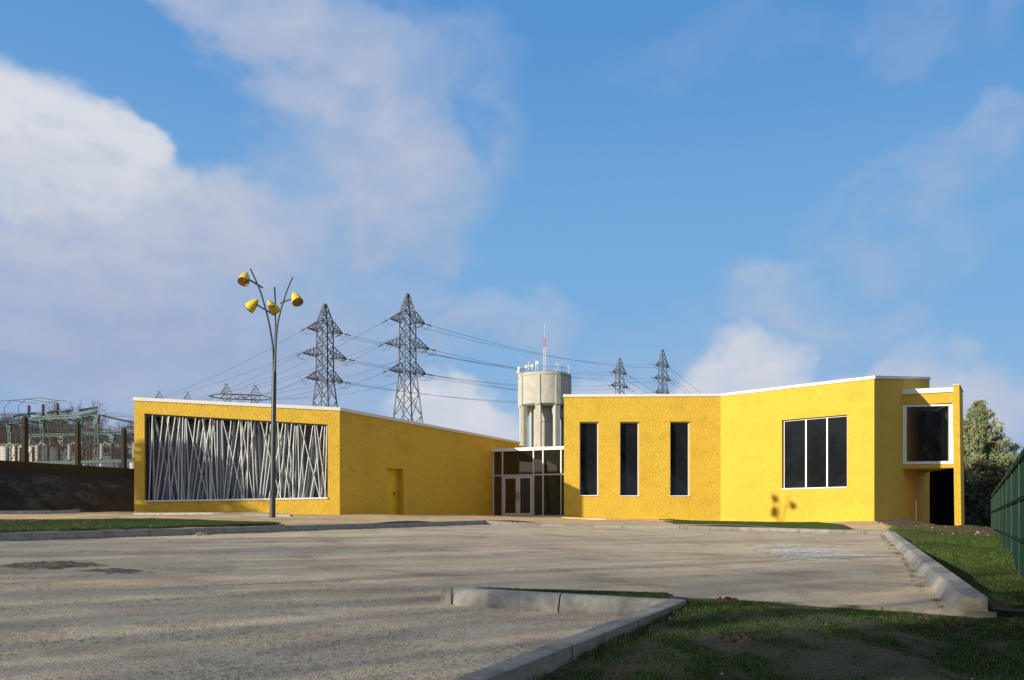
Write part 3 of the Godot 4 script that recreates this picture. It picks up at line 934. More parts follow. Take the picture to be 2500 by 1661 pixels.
func hall(B: Node) -> void:
	var w := Vector2(2.635, 41.5)
	var g := Vector2(10.58, 41.5)
	var h := Vector2(16.15, 36.5)
	var i := Vector2(23.0, 45.1)
	var slots := [[0.79, 1.76, 1.64, 1.64, 5.408, 5.408], [2.84, 3.82, 1.625, 1.625, 5.408, 5.408], [5.38, 6.39, 1.623, 1.623, 5.422, 5.422]]
	var big := [3.21, 6.30, 1.92, 1.945, 5.255, 5.285]
	volume([w, g, h, i, Vector2(20.0, 58.0), Vector2(4.2, 58.0)], [6.72, 6.75, 6.845, 8.19, 7.0, 6.8], -0.8, 0.34, {0: slots, 1: [big]}, 6.4, B)
	for s in slots:
		window(w, g, s, 0.2, 0.055, [], B, M.glass, M.frame)
	window(g, h, big, 0.16, 0.065, [4.33, 5.33], B, M.glass, M.frame)
	# dark partitions inside the hall
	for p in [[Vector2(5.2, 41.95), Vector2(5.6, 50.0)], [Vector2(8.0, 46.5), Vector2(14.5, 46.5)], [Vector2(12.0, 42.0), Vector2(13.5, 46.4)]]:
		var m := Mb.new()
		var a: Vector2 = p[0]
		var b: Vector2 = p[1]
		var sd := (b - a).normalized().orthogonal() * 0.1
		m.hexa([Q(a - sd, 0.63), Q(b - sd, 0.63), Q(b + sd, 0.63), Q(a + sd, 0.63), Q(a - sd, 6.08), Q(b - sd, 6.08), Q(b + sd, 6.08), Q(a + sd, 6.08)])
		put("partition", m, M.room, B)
	# projecting bay on the side, over a covered passage
	var b0 := Vector2(19.3, 40.5)
	var b1 := Vector2(21.5, 40.0)
	var d := (b1 - b0).normalized()
	var out := Vector2(d.y, -d.x)
	var q := func(s, y, z): return Q(b0 + d * s - out * z, y)
	var slab := func(a, b, lo_a, lo_b, hi_a, hi_b, z0, z1):
		var m := Mb.new()
		m.hexa([q.call(a, lo_a, z0), q.call(b, lo_b, z0), q.call(b, lo_b, z1), q.call(a, lo_a, z1), q.call(a, hi_a, z0), q.call(b, hi_b, z0), q.call(b, hi_b, z1), q.call(a, hi_a, z1)])
		return m
	var bay := put("bay", slab.call(-0.1, 2.33, 6.12, 6.178, 6.64, 6.695, 0.0, 6.5), M.yellow, B)
	put("lower_beam", slab.call(-0.1, 2.40, 2.97, 3.0, 3.15, 3.18, 0.0, 6.5), M.yellow, bay)
	put("coping", slab.call(-0.1, 2.30, 6.645, 6.70, 6.90, 6.93, -0.06, 6.5), M.white, bay)
	var fr := Mb.new()
	for r in [[0.03, 2.36, 3.185, 3.33], [0.03, 2.33, 6.03, 6.118], [0.03, 0.205, 3.332, 6.028], [2.12, 2.34, 3.332, 6.028]]:
		fr.hexa([q.call(r[0], r[2], 0.0), q.call(r[1], r[2], 0.0), q.call(r[1], r[2], 0.14), q.call(r[0], r[2], 0.14), q.call(r[0], r[3], 0.0), q.call(r[1], r[3], 0.0), q.call(r[1], r[3], 0.14), q.call(r[0], r[3], 0.14)])
	var win := put("window", fr, M.white, B)
	var pn := Mb.new()
	pn.quad(q.call(0.2, 3.3, 0.06), q.call(2.13, 3.3, 0.06), q.call(2.13, 6.04, 0.06), q.call(0.2, 6.04, 0.06), Vector3(out.x, 0, -out.y))
	put("pane", pn, M.bay_glass, win)
	put("reflection_panel", slab.call(-0.1, 2.19, 3.2, 3.2, 6.11, 6.11, 3.0, 3.2), M.room, bay)
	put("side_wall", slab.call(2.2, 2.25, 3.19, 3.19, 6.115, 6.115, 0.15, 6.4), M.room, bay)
	# the leaning fin that closes the bay
	var fin := Mb.new()
	var lean := 0.11
	var back := Vector3(1.6, 0, -2.6)
	var fp := [q.call(2.26, 0.0, -0.05), q.call(2.56, 0.0, -0.05)]
	var up := Vector3(0, 7.03, 0)
	var foot := Vector3(lean, -0.5, 0)
	fin.hexa([fp[0] + foot, fp[1] + foot, fp[1] + back + foot, fp[0] + back + foot, fp[0] + up, fp[1] + up, fp[1] + back + up, fp[0] + back + up])
	put("fin_wall", fin, M.yellow, B)
	var fc := Mb.new()
	var w0 := Vector3(-0.02, 0.004, 0.03)
	var w1 := Vector3(0.02, 0.004, 0.03)
	var th := Vector3(0, 0.04, 0)
	fc.hexa([fp[0] + up + w0, fp[1] + up + w1, fp[1] + back + up + w1, fp[0] + back + up + w0, fp[0] + up + w0 + th, fp[1] + up + w1 + th, fp[1] + back + up + w1 + th, fp[0] + back + up + w0 + th])
	put("coping", fc, M.coping, B)
	# near-black sheet added as the passage's deep shade, and a pale pipe beside it
	var shade_sheet := Mb.new()
	shade_sheet.hexa([P(22.7, -0.5, 45.4), P(24.7, -0.5, 45.6), P(24.7, -0.5, 45.75), P(22.7, -0.5, 45.55), P(22.7, 3.4, 45.4), P(24.7, 3.4, 45.6), P(24.7, 3.4, 45.75), P(22.7, 3.4, 45.55)])
	put("passage_shade", shade_sheet, M.dark, B)
	var pp := Mb.new()
	pp.tube([P(20.45, 0.2, 41.45), P(20.45, 1.37, 41.45)], [0.035, 0.035], 10)
	put("downpipe", pp, M.white, B)


# ------------------------------------------------------------------ street lamp
func street_lamp() -> void:
	var L := thing("street_lamp", "tall dark grey lamp post with four yellow bell heads on curved stems", "street lamp", P(-7.166, 0.68, 24.5))
	var s := 0.01225
	var at := func(x, y, z = 0.0): return Vector3((570.0 + x / 6.819 - 665.0) * s, EYE - 0.68 + (1245.0 - 650.0 - y / 6.819) * s, z)
	var pole := Mb.new()
	pole.tube([Vector3(0, 0, 0), Vector3(0.05, 4.40, 0), Vector3(0.05, 4.43, 0)], [0.086, 0.066, 0.05], 24)
	put("pole", pole, M.steel, L)
	var base := Mb.new()
	base.tube([Vector3(0, -0.02, 0), Vector3(0, 0.02, 0)], [0.16, 0.16], 24)
	put("base_plate", base, M.steel, L)
	var hatch := Mb.new()
	hatch.box(Vector3(0.008, 0.75, 0.085), Vector3(0.07, 0.22, 0.008))
	put("access_hatch", hatch, M.steel, L)
	var stems := [
		[[668, 1760, 0.0], [655, 1390, 0.0], [630, 1150, 0.03], [590, 900, 0.08], [540, 680, 0.14], [470, 420, 0.22], [335, 95, 0.32]],
		[[680, 1760, -0.03], [685, 1390, -0.04], [680, 1000, -0.12], [660, 780, -0.2], [645, 560, -0.3], [615, 285, -0.42]],
		[[693, 1760, 0.02], [703, 1390, 0.03], [720, 1150, 0.05], [750, 950, 0.08], [790, 780, 0.1], [850, 600, 0.13], [920, 410, 0.16], [1015, 210, 0.2]]]
	for st in stems:
		var c := Curve3D.new()
		for i in st.size():
			var p: Vector3 = at.call(st[i][0], st[i][1], st[i][2])
			var a: Vector3 = at.call(st[maxi(i - 1, 0)][0], st[maxi(i - 1, 0)][1], st[maxi(i - 1, 0)][2])
			var b: Vector3 = at.call(st[mini(i + 1, st.size() - 1)][0], st[mini(i + 1, st.size() - 1)][1], st[mini(i + 1, st.size() - 1)][2])
			c.add_point(p, (a - b) / 6.0, (b - a) / 6.0)
		var pts := []
		var rad := []
		for i in 25:
			pts.append(c.sample_baked(c.get_baked_length() * i / 24.0))
			rad.append(lerpf(0.034, 0.021, i / 24.0))
		var m := Mb.new()
		m.tube(pts, rad, 12)
		put("stem", m, M.steel, L)
	# heads: apex, mouth centre, arm start, arm end
	var heads := [
		[at.call(243, 160, 0.18), at.call(228, 318, 0.36), at.call(520, 390, 0.18), at.call(300, 268, 0.36)],
		[at.call(455, 565, 0.2), at.call(275, 725, 0.12), at.call(630, 790, 0.06), at.call(420, 670, 0.2)],
		[at.call(545, 540, -0.1), at.call(655, 725, -0.32), at.call(655, 660, -0.1), at.call(600, 640, -0.25)],
		[at.call(1030, 475, 0.16), at.call(1112, 645, 0.30), at.call(790, 625, 0.06), at.call(1040, 566, 0.26)]]
	for h in heads:
		var arm := Mb.new()
		arm.tube([h[2], h[3]], [0.025, 0.025], 10)
		put("arm", arm, M.steel, L)
		var axis: Vector3 = (h[1] - h[0]).normalized()
		var len := 0.42
		var shell := Mb.new()
		var prof := []
		for i in 15:
			var t := i / 14.0
			prof.append(Vector2(0.163 * pow(sin(t * PI / 2.0), 0.72), t * len))
		shell.turned(h[1] - axis * len, axis, prof, 28)
		var head := put("lamp_head", shell, M.lamp, L)
		var inner := Mb.new()
		var ip := []
		for i in 9:
			var t := i / 8.0
			ip.append(Vector2(0.150 * pow(sin(t * PI / 2.0), 0.72), 0.03 + t * (len - 0.03)))
		inner.turned(h[1] - axis * len, axis, ip, 28, -1.0)
		put("reflector", inner, M.lamp_inside, head)
		var rim := Mb.new()
		rim.turned(h[1] - axis * 0.012, axis, [Vector2(0.149, 0.0), Vector2(0.166, 0.0), Vector2(0.166, 0.024), Vector2(0.149, 0.024), Vector2(0.149, 0.0)], 28)
		put("rim", rim, M.black, head)
		var lens := Mb.new()
		lens.turned(h[1] - axis * 0.14, axis, [Vector2(0.0, 0.06), Vector2(0.04, 0.05), Vector2(0.055, 0.0)], 14)
		put("bulb", lens, M.porcelain, head)


# ------------------------------------------------------------------ pylons and lines
func lattice_body(o: Node, levels: Array, leg: float, brace: float, mat: Material) -> void:
	# levels: [height, half width]
	var legs := [Mb.new(), Mb.new(), Mb.new(), Mb.new()]
	var br := Mb.new()
	var sg := [[-1, -1], [1, -1], [1, 1], [-1, 1]]
	for i in levels.size() - 1:
		var y0: float = levels[i][0]
		var w0: float = levels[i][1]
		var y1: float = levels[i + 1][0]
		var w1: float = levels[i + 1][1]
		for k in 4:
			legs[k].bar(Vector3(sg[k][0] * w0, y0, sg[k][1] * w0), Vector3(sg[k][0] * w1, y1, sg[k][1] * w1), leg)
		var panels := maxi(1, roundi((y1 - y0) / ((w0 + w1) * 1.05)))
		for n in panels:
			var a := lerpf(y0, y1, float(n) / panels)
			var b := lerpf(y0, y1, float(n + 1) / panels)
			var wa := lerpf(w0, w1, float(n) / panels)
			var wb := lerpf(w0, w1, float(n + 1) / panels)
			for k in 4:
				var m := (k + 1) % 4
				br.bar(Vector3(sg[k][0] * wa, a, sg[k][1] * wa), Vector3(sg[m][0] * wb, b, sg[m][1] * wb), brace)
				br.bar(Vector3(sg[m][0] * wa, a, sg[m][1] * wa), Vector3(sg[k][0] * wb, b, sg[k][1] * wb), brace)
				if n == 0:
					br.bar(Vector3(sg[k][0] * wa, a, sg[k][1] * wa), Vector3(sg[m][0] * wa, a, sg[m][1] * wa), brace * 1.2)
	for k in 4:
		put("leg", legs[k], mat, o)
	put("bracing", br, mat, o)

func arm_shape(side: float, y: float, rise: float, w: float, reach: float, t: float) -> Mb:
	var m := Mb.new()
	var tip := Vector3(side * reach, y + 0.1, 0)
	for z in [-1.0, 1.0]:
		var lo := Vector3(side * w, y, z * w)
		var hi := Vector3(side * w, y + rise, z * w)
		m.bar(lo, tip, t * 1.3)
		m.bar(hi, tip, t * 1.3)
		var last := lo
		for k in range(1, 5):
			var f := k / 4.6
			var up := hi.lerp(tip, f)
			var dn := lo.lerp(tip, f)
			m.bar(last, up, t * 0.8)
			m.bar(up, dn, t * 0.8)
			last = dn
	for k in range(0, 4):
		var f := k / 4.6
		m.bar(Vector3(side * w, y, -w).lerp(tip, f), Vector3(side * w, y, w).lerp(tip, f + 0.2), t * 0.8)
	return m

func pylon(label: String, x: float, d: float, ground_y: float, top: float, arms: Array, turn: float, k: float, mat: Material) -> Array:
	var o := thing("pylon", label, "pylon", P(x, ground_y, d))
	o.rotation.y = turn
	var y := func(a): return a - ground_y
	var w := 1.55
	lattice_body(o, [[0.0, 4.6], [y.call(arms[2][0]) * 0.55, 3.0], [y.call(arms[2][0]), w], [y.call(arms[0][0]) + 2.2, w * 0.92], [y.call(top), 0.22]], 0.30 * k, 0.15 * k, mat)
	var tips := []
	for a in arms:
		for side in [-1.0, 1.0]:
			var reach: float = a[1]
			put("cross_arm", arm_shape(side, y.call(a[0]), 2.3, w, reach, 0.15 * k), mat, o)
			tips.append(o.transform * Vector3(side * reach, y.call(a[0]) + 0.1, 0))
	return tips

func hang(a: Vector3, b: Vector3, sag: float) -> Array:
	var pts := []
	for i in 25:
		var t := i / 24.0
		pts.append(a.lerp(b, t) - Vector3(0, 4.0 * sag * t * (1.0 - t), 0))
	return pts

var lines := 0
func conductor(a: Vector3, b: Vector3, sag: float, label: String, group: String, r := 0.042, strings := 3) -> void:
	var o := thing("power_line", label, "power line", Vector3.ZERO, group)
	var pts := hang(a, b, sag)
	var rad := []
	for i in pts.size(): rad.append(r)
	var m := Mb.new()
	m.tube(pts, rad, 5, false)
	put("cable", m, M.wire, o)
	# strain insulators at the ends
	for e in 2:
		if not (strings & (1 << e)): continue
		var p: Vector3 = pts[0] if e == 0 else pts[24]
		var dir: Vector3 = (pts[1] - pts[0]).normalized() if e == 0 else (pts[23] - pts[24]).normalized()
		var s := Mb.new()
		var prof := []
		for i in 9:
			prof.append(Vector2(0.06, 0.7 + i * 0.25)); prof.append(Vector2(0.15, 0.8 + i * 0.25)); prof.append(Vector2(0.06, 0.88 + i * 0.25))
		s.turned(p, dir, prof, 8)
		put("insulator_string", s, M.green_insulator, o)
		# the slack jumper below the arm
		var j := Mb.new()
		var q := p + dir * 3.3
		var back := p - dir * 2.2
		var jp := []
		var jr := []
		for i in 13:
			var t := i / 12.0
			jp.append(q.lerp(back, t) - Vector3(0, 1.9 * 4.0 * t * (1.0 - t) * 0.8, 0)); jr.append(r * 0.8)
		j.tube(jp, jr, 5, false)
		put("jumper", j, M.wire, o)

func cat_pylon(label: String, x: float, d: float, top: float, half: float) -> Array:
	# portal with two peaks on a lattice beam
	var o := thing("portal_pylon", label, "pylon", P(x, -0.9, d))
	o.rotation.y = 0.3
	var H := top + 0.9
	var by := H - 4.6
	var beam := Mb.new()
	for z in [-0.7, 0.7]:
		for yy in [by, by + 1.5]:
			beam.bar(Vector3(-half * 1.75, by + 0.6, z * 0.3), Vector3(-half * 1.1, yy, z), 0.16)
			beam.bar(Vector3(half * 1.75, by + 0.6, z * 0.3), Vector3(half * 1.1, yy, z), 0.16)
			beam.bar(Vector3(-half * 1.1, yy, z), Vector3(half * 1.1, yy, z), 0.2)
		var n := 10
		for i in n:
			var xa := lerpf(-half * 1.1, half * 1.1, float(i) / n)
			var xb := lerpf(-half * 1.1, half * 1.1, float(i + 1) / n)
			beam.bar(Vector3(xa, by + (1.5 if i % 2 else 0.0), z), Vector3(xb, by + (0.0 if i % 2 else 1.5), z), 0.13)
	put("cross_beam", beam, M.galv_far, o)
	for s in [-1.0, 1.0]:
		var pk := Mb.new()
		for c in [[-1.7, -0.7], [1.7, -0.7], [1.7, 0.7], [-1.7, 0.7]]:
			pk.bar(Vector3(s * half * 0.78 + c[0], by + 1.5, c[1]), Vector3(s * half * 0.78, H, 0), 0.14)
		for k in 3:
			var f := (k + 1) / 4.0
			pk.bar(Vector3(s * half * 0.78 - 1.7 * (1.0 - f), lerpf(by + 1.5, H, f), 0.5), Vector3(s * half * 0.78 + 1.7 * (1.0 - f), lerpf(by + 1.5, H, f), 0.5), 0.11)
			pk.bar(Vector3(s * half * 0.78 - 1.7 * (1.25 - f), lerpf(by + 1.5, H, f - 0.25), 0.5), Vector3(s * half * 0.78 + 1.7 * (1.0 - f), lerpf(by + 1.5, H, f), 0.5), 0.11)
		pk.bar(Vector3(s * half * 0.78 - 0.6, H, 0), Vector3(s * half * 0.78 + 0.5, H, 0), 0.18)
		put("peak", pk, M.galv_far, o)
		var leg := Mb.new()
		for c in [[-1.1, -0.7], [1.1, -0.7], [1.1, 0.7], [-1.1, 0.7]]:
			leg.bar(Vector3(s * half * 0.78 + c[0], by, c[1]), Vector3(s * half * 0.35 + c[0] * 0.4, by - 7.0, c[1]), 0.18)
			leg.bar(Vector3(s * half * 0.35 + c[0] * 0.4, by - 7.0, c[1]), Vector3(s * 2.4 + c[0], 0, c[1] * 3.0), 0.2)
		for i in 9:
			leg.bar(Vector3(s * half * (0.78 - 0.05 * i) - 0.9, by - 0.8 * i, 0.7), Vector3(s * half * (0.78 - 0.05 * (i + 1)) + 0.9, by - 0.8 * (i + 1), 0.7), 0.12)
			leg.bar(Vector3(s * half * (0.78 - 0.05 * i) + 0.9, by - 0.8 * i, 0.7), Vector3(s * half * (0.78 - 0.05 * (i + 1)) - 0.9, by - 0.8 * (i + 1), 0.7), 0.12)
		put("leg", leg, M.galv_far, o)
	var tips := []
	for s in [-1.7, 0.0, 1.7]:
		tips.append(o.transform * Vector3(s * half, by + 0.5, 0))
	return tips

func pylons() -> void:
	var mound := Mb.new()
	for i in 24:
		var a := TAU * i / 24.0
		var b := TAU * (i + 1) / 24.0
		var c := Vector3(66, 20.0, -402)
		mound.tri(c, Vector3(66 + 60 * cos(a), -0.9, -402 + 60 * sin(a)), Vector3(66 + 60 * cos(b), -0.9, -402 + 60 * sin(b)), Vector3.UP, Vector3(cos(a), 2, sin(a)).normalized(), Vector3(cos(b), 2, sin(b)).normalized())
	structure("hill", mound, M.lawn)
	var t2 := pylon("tallest lattice pylon, right of the two above the sloping yellow roof", -25.5, 200.0, -0.9, 53.7, [[46.85, 4.9], [40.75, 6.2], [34.45, 5.2]], 0.62, 0.85, M.galv)
	var t1 := pylon("dark lattice pylon behind the tube-screened yellow wing, nearest the lamp", -45.7, 200.0, -0.9, 51.2, [[44.55, 4.9], [38.35, 6.1], [32.55, 5.1]], 0.72, 0.85, M.galv)
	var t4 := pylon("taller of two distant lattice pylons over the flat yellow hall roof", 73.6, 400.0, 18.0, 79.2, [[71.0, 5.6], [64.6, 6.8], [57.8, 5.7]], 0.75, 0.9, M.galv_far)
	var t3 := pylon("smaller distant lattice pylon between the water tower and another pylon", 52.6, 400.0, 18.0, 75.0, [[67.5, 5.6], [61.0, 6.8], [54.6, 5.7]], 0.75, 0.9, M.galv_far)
	var c1 := cat_pylon("twin-peaked portal pylon rising behind the white coping left of the lamp", -86.0, 260.0, 40.6, 5.6)
	var c2 := cat_pylon("lowest twin-peaked portal pylon near the left corner of the yellow roof", -124.0, 300.0, 44.0, 6.2)
	for i in 6:
		var arm: String = ["upper", "middle", "lower"][i / 2] + (" left" if i % 2 == 0 else " right") + " arm of "
		conductor(t2[i], t4[i], 3.5, "power line from " + arm + "the tallest pylon, running right", "lines from the tallest pylon to the right")
		conductor(t1[i], t3[i], 3.5, "power line from " + arm + "the pylon near the lamp, running right", "lines from the pylon near the lamp to the right")
		var off := Vector3(150 + 4 * (i % 2), t4[i].y - 45.0, -430.0)
		conductor(t4[i], off, 3.0, "power line dropping rightward from " + arm + "the taller far pylon", "lines right of the taller far pylon", 0.07, 1)
		conductor(t3[i], Vector3(150, t3[i].y - 38.0, -450.0), 3.0, "power line dropping rightward from " + arm + "the smaller far pylon", "lines right of the smaller far pylon", 0.07, 1)
		conductor(t2[i], c1[i / 2] + Vector3(0, 0, 0.8 * (i % 2)), 2.0, "power line from " + arm + "the tallest pylon, running left", "lines from the tallest pylon to the left")
		conductor(t1[i], c2[i / 2] + Vector3(0, 0, 0.8 * (i % 2)), 2.0, "power line from " + arm + "the pylon near the lamp, running left", "lines from the pylon near the lamp to the left")


# ------------------------------------------------------------------ water tower
func water_tower() -> void:
	var T := thing("water_tower", "round concrete water tower on columns with antennas round its rim", "water tower", P(6.35, -0.9, 160.0))
	var up := Vector3.UP
	var R := 5.1
	var z := 0.9
	var tank := Mb.new()
	tank.turned(Vector3.ZERO, up, [Vector2(1.5, 20.9 + z), Vector2(R - 0.5, 20.9 + z), Vector2(R, 21.2 + z), Vector2(R, 26.6 + z), Vector2(R + 0.12, 26.65 + z), Vector2(R + 0.12, 27.15 + z), Vector2(R - 0.2, 27.2 + z), Vector2(0.0, 27.6 + z)], 64)
	put("tank", tank, M.tower, T)
	var shaft := Mb.new()
	shaft.turned(Vector3.ZERO, up, [Vector2(2.6, 0.0), Vector2(2.6, 20.895 + z)], 40)
	put("shaft", shaft, M.tower, T)
	for i in 8:
		var a := deg_to_rad(-17.0 + 45.0 * i)
		var bs := Basis(Vector3.UP, a)
		var m := Mb.new()
		m.box(bs * Vector3(0, (20.9 + z) / 2.0, R - 0.55), Vector3(1.05, 20.9 + z, 0.9), bs)
		# flared bracket under the tank and the rib that runs up its wall
		m.hexa([bs * Vector3(-0.35, 18.6 + z, R - 1.0), bs * Vector3(0.35, 18.6 + z, R - 1.0), bs * Vector3(0.35, 18.6 + z, R - 1.1), bs * Vector3(-0.35, 18.6 + z, R - 1.1), bs * Vector3(-0.35, 20.85 + z, R - 1.0), bs * Vector3(0.35, 20.85 + z, R - 1.0), bs * Vector3(0.35, 20.85 + z, R - 2.3), bs * Vector3(-0.35, 20.85 + z, R - 2.3)])
		put("column", m, M.tower, T)
		var rib := Mb.new()
		rib.box(bs * Vector3(0, 23.8 + z, R + 0.02), Vector3(1.05, 5.6, 0.3), bs)
		put("rib", rib, M.tower, T)
	for a in [-66.0, -60.0]:
		var bs := Basis(Vector3.UP, deg_to_rad(a))
		var m := Mb.new()
		m.tube([bs * Vector3(0, 0, R + 0.22), bs * Vector3(0, 27.3 + z, R + 0.22)], [0.09, 0.09], 8)
		put("pipe", m, M.porcelain, T)
	# little vents on the shaft
	for i in 6:
		var bs := Basis(Vector3.UP, deg_to_rad(-24.0 + 13.0 * i))
		var m := Mb.new()
		m.box(bs * Vector3(0, 17.9 + z, 2.6), Vector3(0.13, 0.28, 0.06), bs)
		put("vent", m, M.black, T)
	# lattice mast, red and white
	var top := 27.5 + z
	for s in 4:
		var m := Mb.new()
		var y0 := top + s * 1.75
		for c in [[-1, -1], [1, -1], [1, 1], [-1, 1]]:
			m.bar(Vector3(c[0] * 0.2, y0, c[1] * 0.2), Vector3(c[0] * 0.2, y0 + 1.75, c[1] * 0.2), 0.11)
		for k in 3:
			m.bar(Vector3(-0.2, y0 + k * 0.58, 0.2), Vector3(0.2, y0 + k * 0.58 + 0.58, 0.2), 0.08)
			m.bar(Vector3(0.2, y0 + k * 0.58, -0.2), Vector3(-0.2, y0 + k * 0.58 + 0.58, -0.2), 0.08)
		put("mast", m, M.red if s == 3 else M.porcelain, T)
	var rod := Mb.new()
	rod.tube([Vector3(0, top + 7.0, 0), Vector3(0, top + 8.2, 0), Vector3(0, top + 10.0, 0)], [0.045, 0.03, 0.015], 6)
	put("antenna_rod", rod, M.porcelain, T)
	for a in [[-5.1, "d", 0.5], [-5.0, "d", 1.15], [-3.6, "d", 1.0], [-3.25, "p", 1.5], [-2.5, "d", 1.0], [-1.9, "p", 1.6], [-1.5, "d", 1.5], [2.0, "w", 1.5], [2.2, "p", 0.8], [3.3, "w", 1.2], [4.6, "w", 1.5], [4.75, "w", 1.2]]:
		var x: float = a[0]
		var zz := sqrt(maxf(0.2, (R - 0.3) * (R - 0.3) - x * x))
		var m := Mb.new()
		m.tube([Vector3(x, 27.0 + z, zz), Vector3(x, 27.4 + z + a[2], zz)], [0.05, 0.04], 6)
		if a[1] == "d":
			m.turned(Vector3(x, 27.3 + z + a[2], zz + 0.1), Vector3(-0.4, 0, 0.9).normalized(), [Vector2(0.0, 0.0), Vector2(0.33, 0.0), Vector2(0.33, 0.12), Vector2(0.0, 0.2)], 16)
		elif a[1] == "p":
			m.box(Vector3(x + 0.1, 27.6 + z + a[2] * 0.6, zz), Vector3(0.22, 1.5, 0.14))
		else:
			for k in 3:
				m.bar(Vector3(x - 0.3, 27.7 + z + 0.35 * k, zz), Vector3(x + 0.3, 27.85 + z + 0.3 * k, zz), 0.05)
		put("antenna", m, M.porcelain, T)
	var rail := Mb.new()
	for i in 28:
		var a0 := TAU * i / 28.0
		var a1 := TAU * (i + 1) / 28.0
		rail.bar(Vector3(sin(a0) * 4.9, 28.15 + z, cos(a0) * 4.9), Vector3(sin(a1) * 4.9, 28.15 + z, cos(a1) * 4.9), 0.05)
		rail.bar(Vector3(sin(a0) * 4.9, 27.1 + z, cos(a0) * 4.9), Vector3(sin(a0) * 4.9, 28.15 + z, cos(a0) * 4.9), 0.05)
	put("railing", rail, M.galv_far, T)


# ------------------------------------------------------------------ bank, its fence and the substation
func stack(m: Mb, at: Vector3, n: int, r: float, step: float) -> void:
	var prof := []
	for i in n:
		prof.append(Vector2(r * 0.45, i * step)); prof.append(Vector2(r, i * step + step * 0.3)); prof.append(Vector2(r * 0.45, i * step + step * 0.6))
	m.turned(at, Vector3.UP, prof, 9)

func gantry(label: String, pts: Array, top: float, w: float) -> void:
	var foot := 3.0
	var G := thing("gantry", label, "gantry", Q(pts[0], foot), "mint green steel gantries of the substation")
	var org := Q(pts[0], foot)
	for p in pts:
		var c := Mb.new()
		var b: Vector3 = Q(p, foot) - org
		var dir: Vector3 = (Q(pts[1], 0) - Q(pts[0], 0)).normalized()
		var h := top - foot
		for s in [-1.0, 1.0]:
			c.bar(b + dir * s * w * 0.5, b + dir * s * w * 0.42 + Vector3(0, h, 0), 0.13, 0.13)
		var n := int(h / 0.62)
		for i in n:
			c.bar(b - dir * w * 0.45 + Vector3(0, i * 0.62, 0), b + dir * w * 0.45 + Vector3(0, i * 0.62 + 0.1, 0), 0.1, 0.12)
		# flared head
		c.hexa([b - dir * w * 0.5 + Vector3(0, h - 0.9, -0.2), b + dir * w * 0.5 + Vector3(0, h - 0.9, -0.2), b + dir * w * 0.5 + Vector3(0, h - 0.9, 0.2), b - dir * w * 0.5 + Vector3(0, h - 0.9, 0.2),
			b - dir * w * 0.95 + Vector3(0, h, -0.2), b + dir * w * 0.95 + Vector3(0, h, -0.2), b + dir * w * 0.95 + Vector3(0, h, 0.2), b - dir * w * 0.95 + Vector3(0, h, 0.2)])
		put("column", c, M.mint, G)
	for i in pts.size() - 1:
		var m := Mb.new()
		var b0: Vector3 = Q(pts[i], top) - org
		var b1: Vector3 = Q(pts[i + 1], top) - org
		m.bar(b0 + Vector3(0, 0.30, 0), b1 + Vector3(0, 0.30, 0), 0.16, 0.1)
		m.bar(b0 + Vector3(0, 0.02, 0), b1 + Vector3(0, 0.02, 0), 0.16, 0.1)
		for k in 12:
			m.bar(b0.lerp(b1, k / 12.0) + Vector3(0, 0.02 + 0.28 * (k % 2), 0), b0.lerp(b1, (k + 1) / 12.0) + Vector3(0, 0.30 - 0.28 * (k % 2), 0), 0.07)
		put("beam", m, M.mint, G)
		# droppers that hang from the beam to the apparatus below
		for k in 4:
			var dw := Mb.new()
			var p0 := b0.lerp(b1, (k + 0.5) / 4.0)
			dw.tube([p0, p0 + Vector3(0.35, -1.6, 0.3), p0 + Vector3(0.9, -2.6, 0.8), p0 + Vector3(0.7, -4.2, 1.6)], [0.035, 0.035, 0.035, 0.035], 4, false)
			put("dropper", dw, M.wire, G)
		# slanting strings of glass discs hung from the beam
		for k in 5:
			var t := (k + 0.6) / 5.5
			var p: Vector3 = Q(pts[i].lerp(pts[i + 1], t), top) - org
			var s := Mb.new()
			var dirn := Vector3(1.0, 0.12 if k % 2 else -0.22, 0.25).normalized()
			var prof := []
			for j in 9:
				prof.append(Vector2(0.03, j * 0.16)); prof.append(Vector2(0.115, j * 0.16 + 0.04)); prof.append(Vector2(0.03, j * 0.16 + 0.09))
			s.turned(p + Vector3(-0.4, 0.6 if k % 2 else -0.15, 0.3), dirn, prof, 8)
			put("insulator_string", s, M.green_insulator, G)

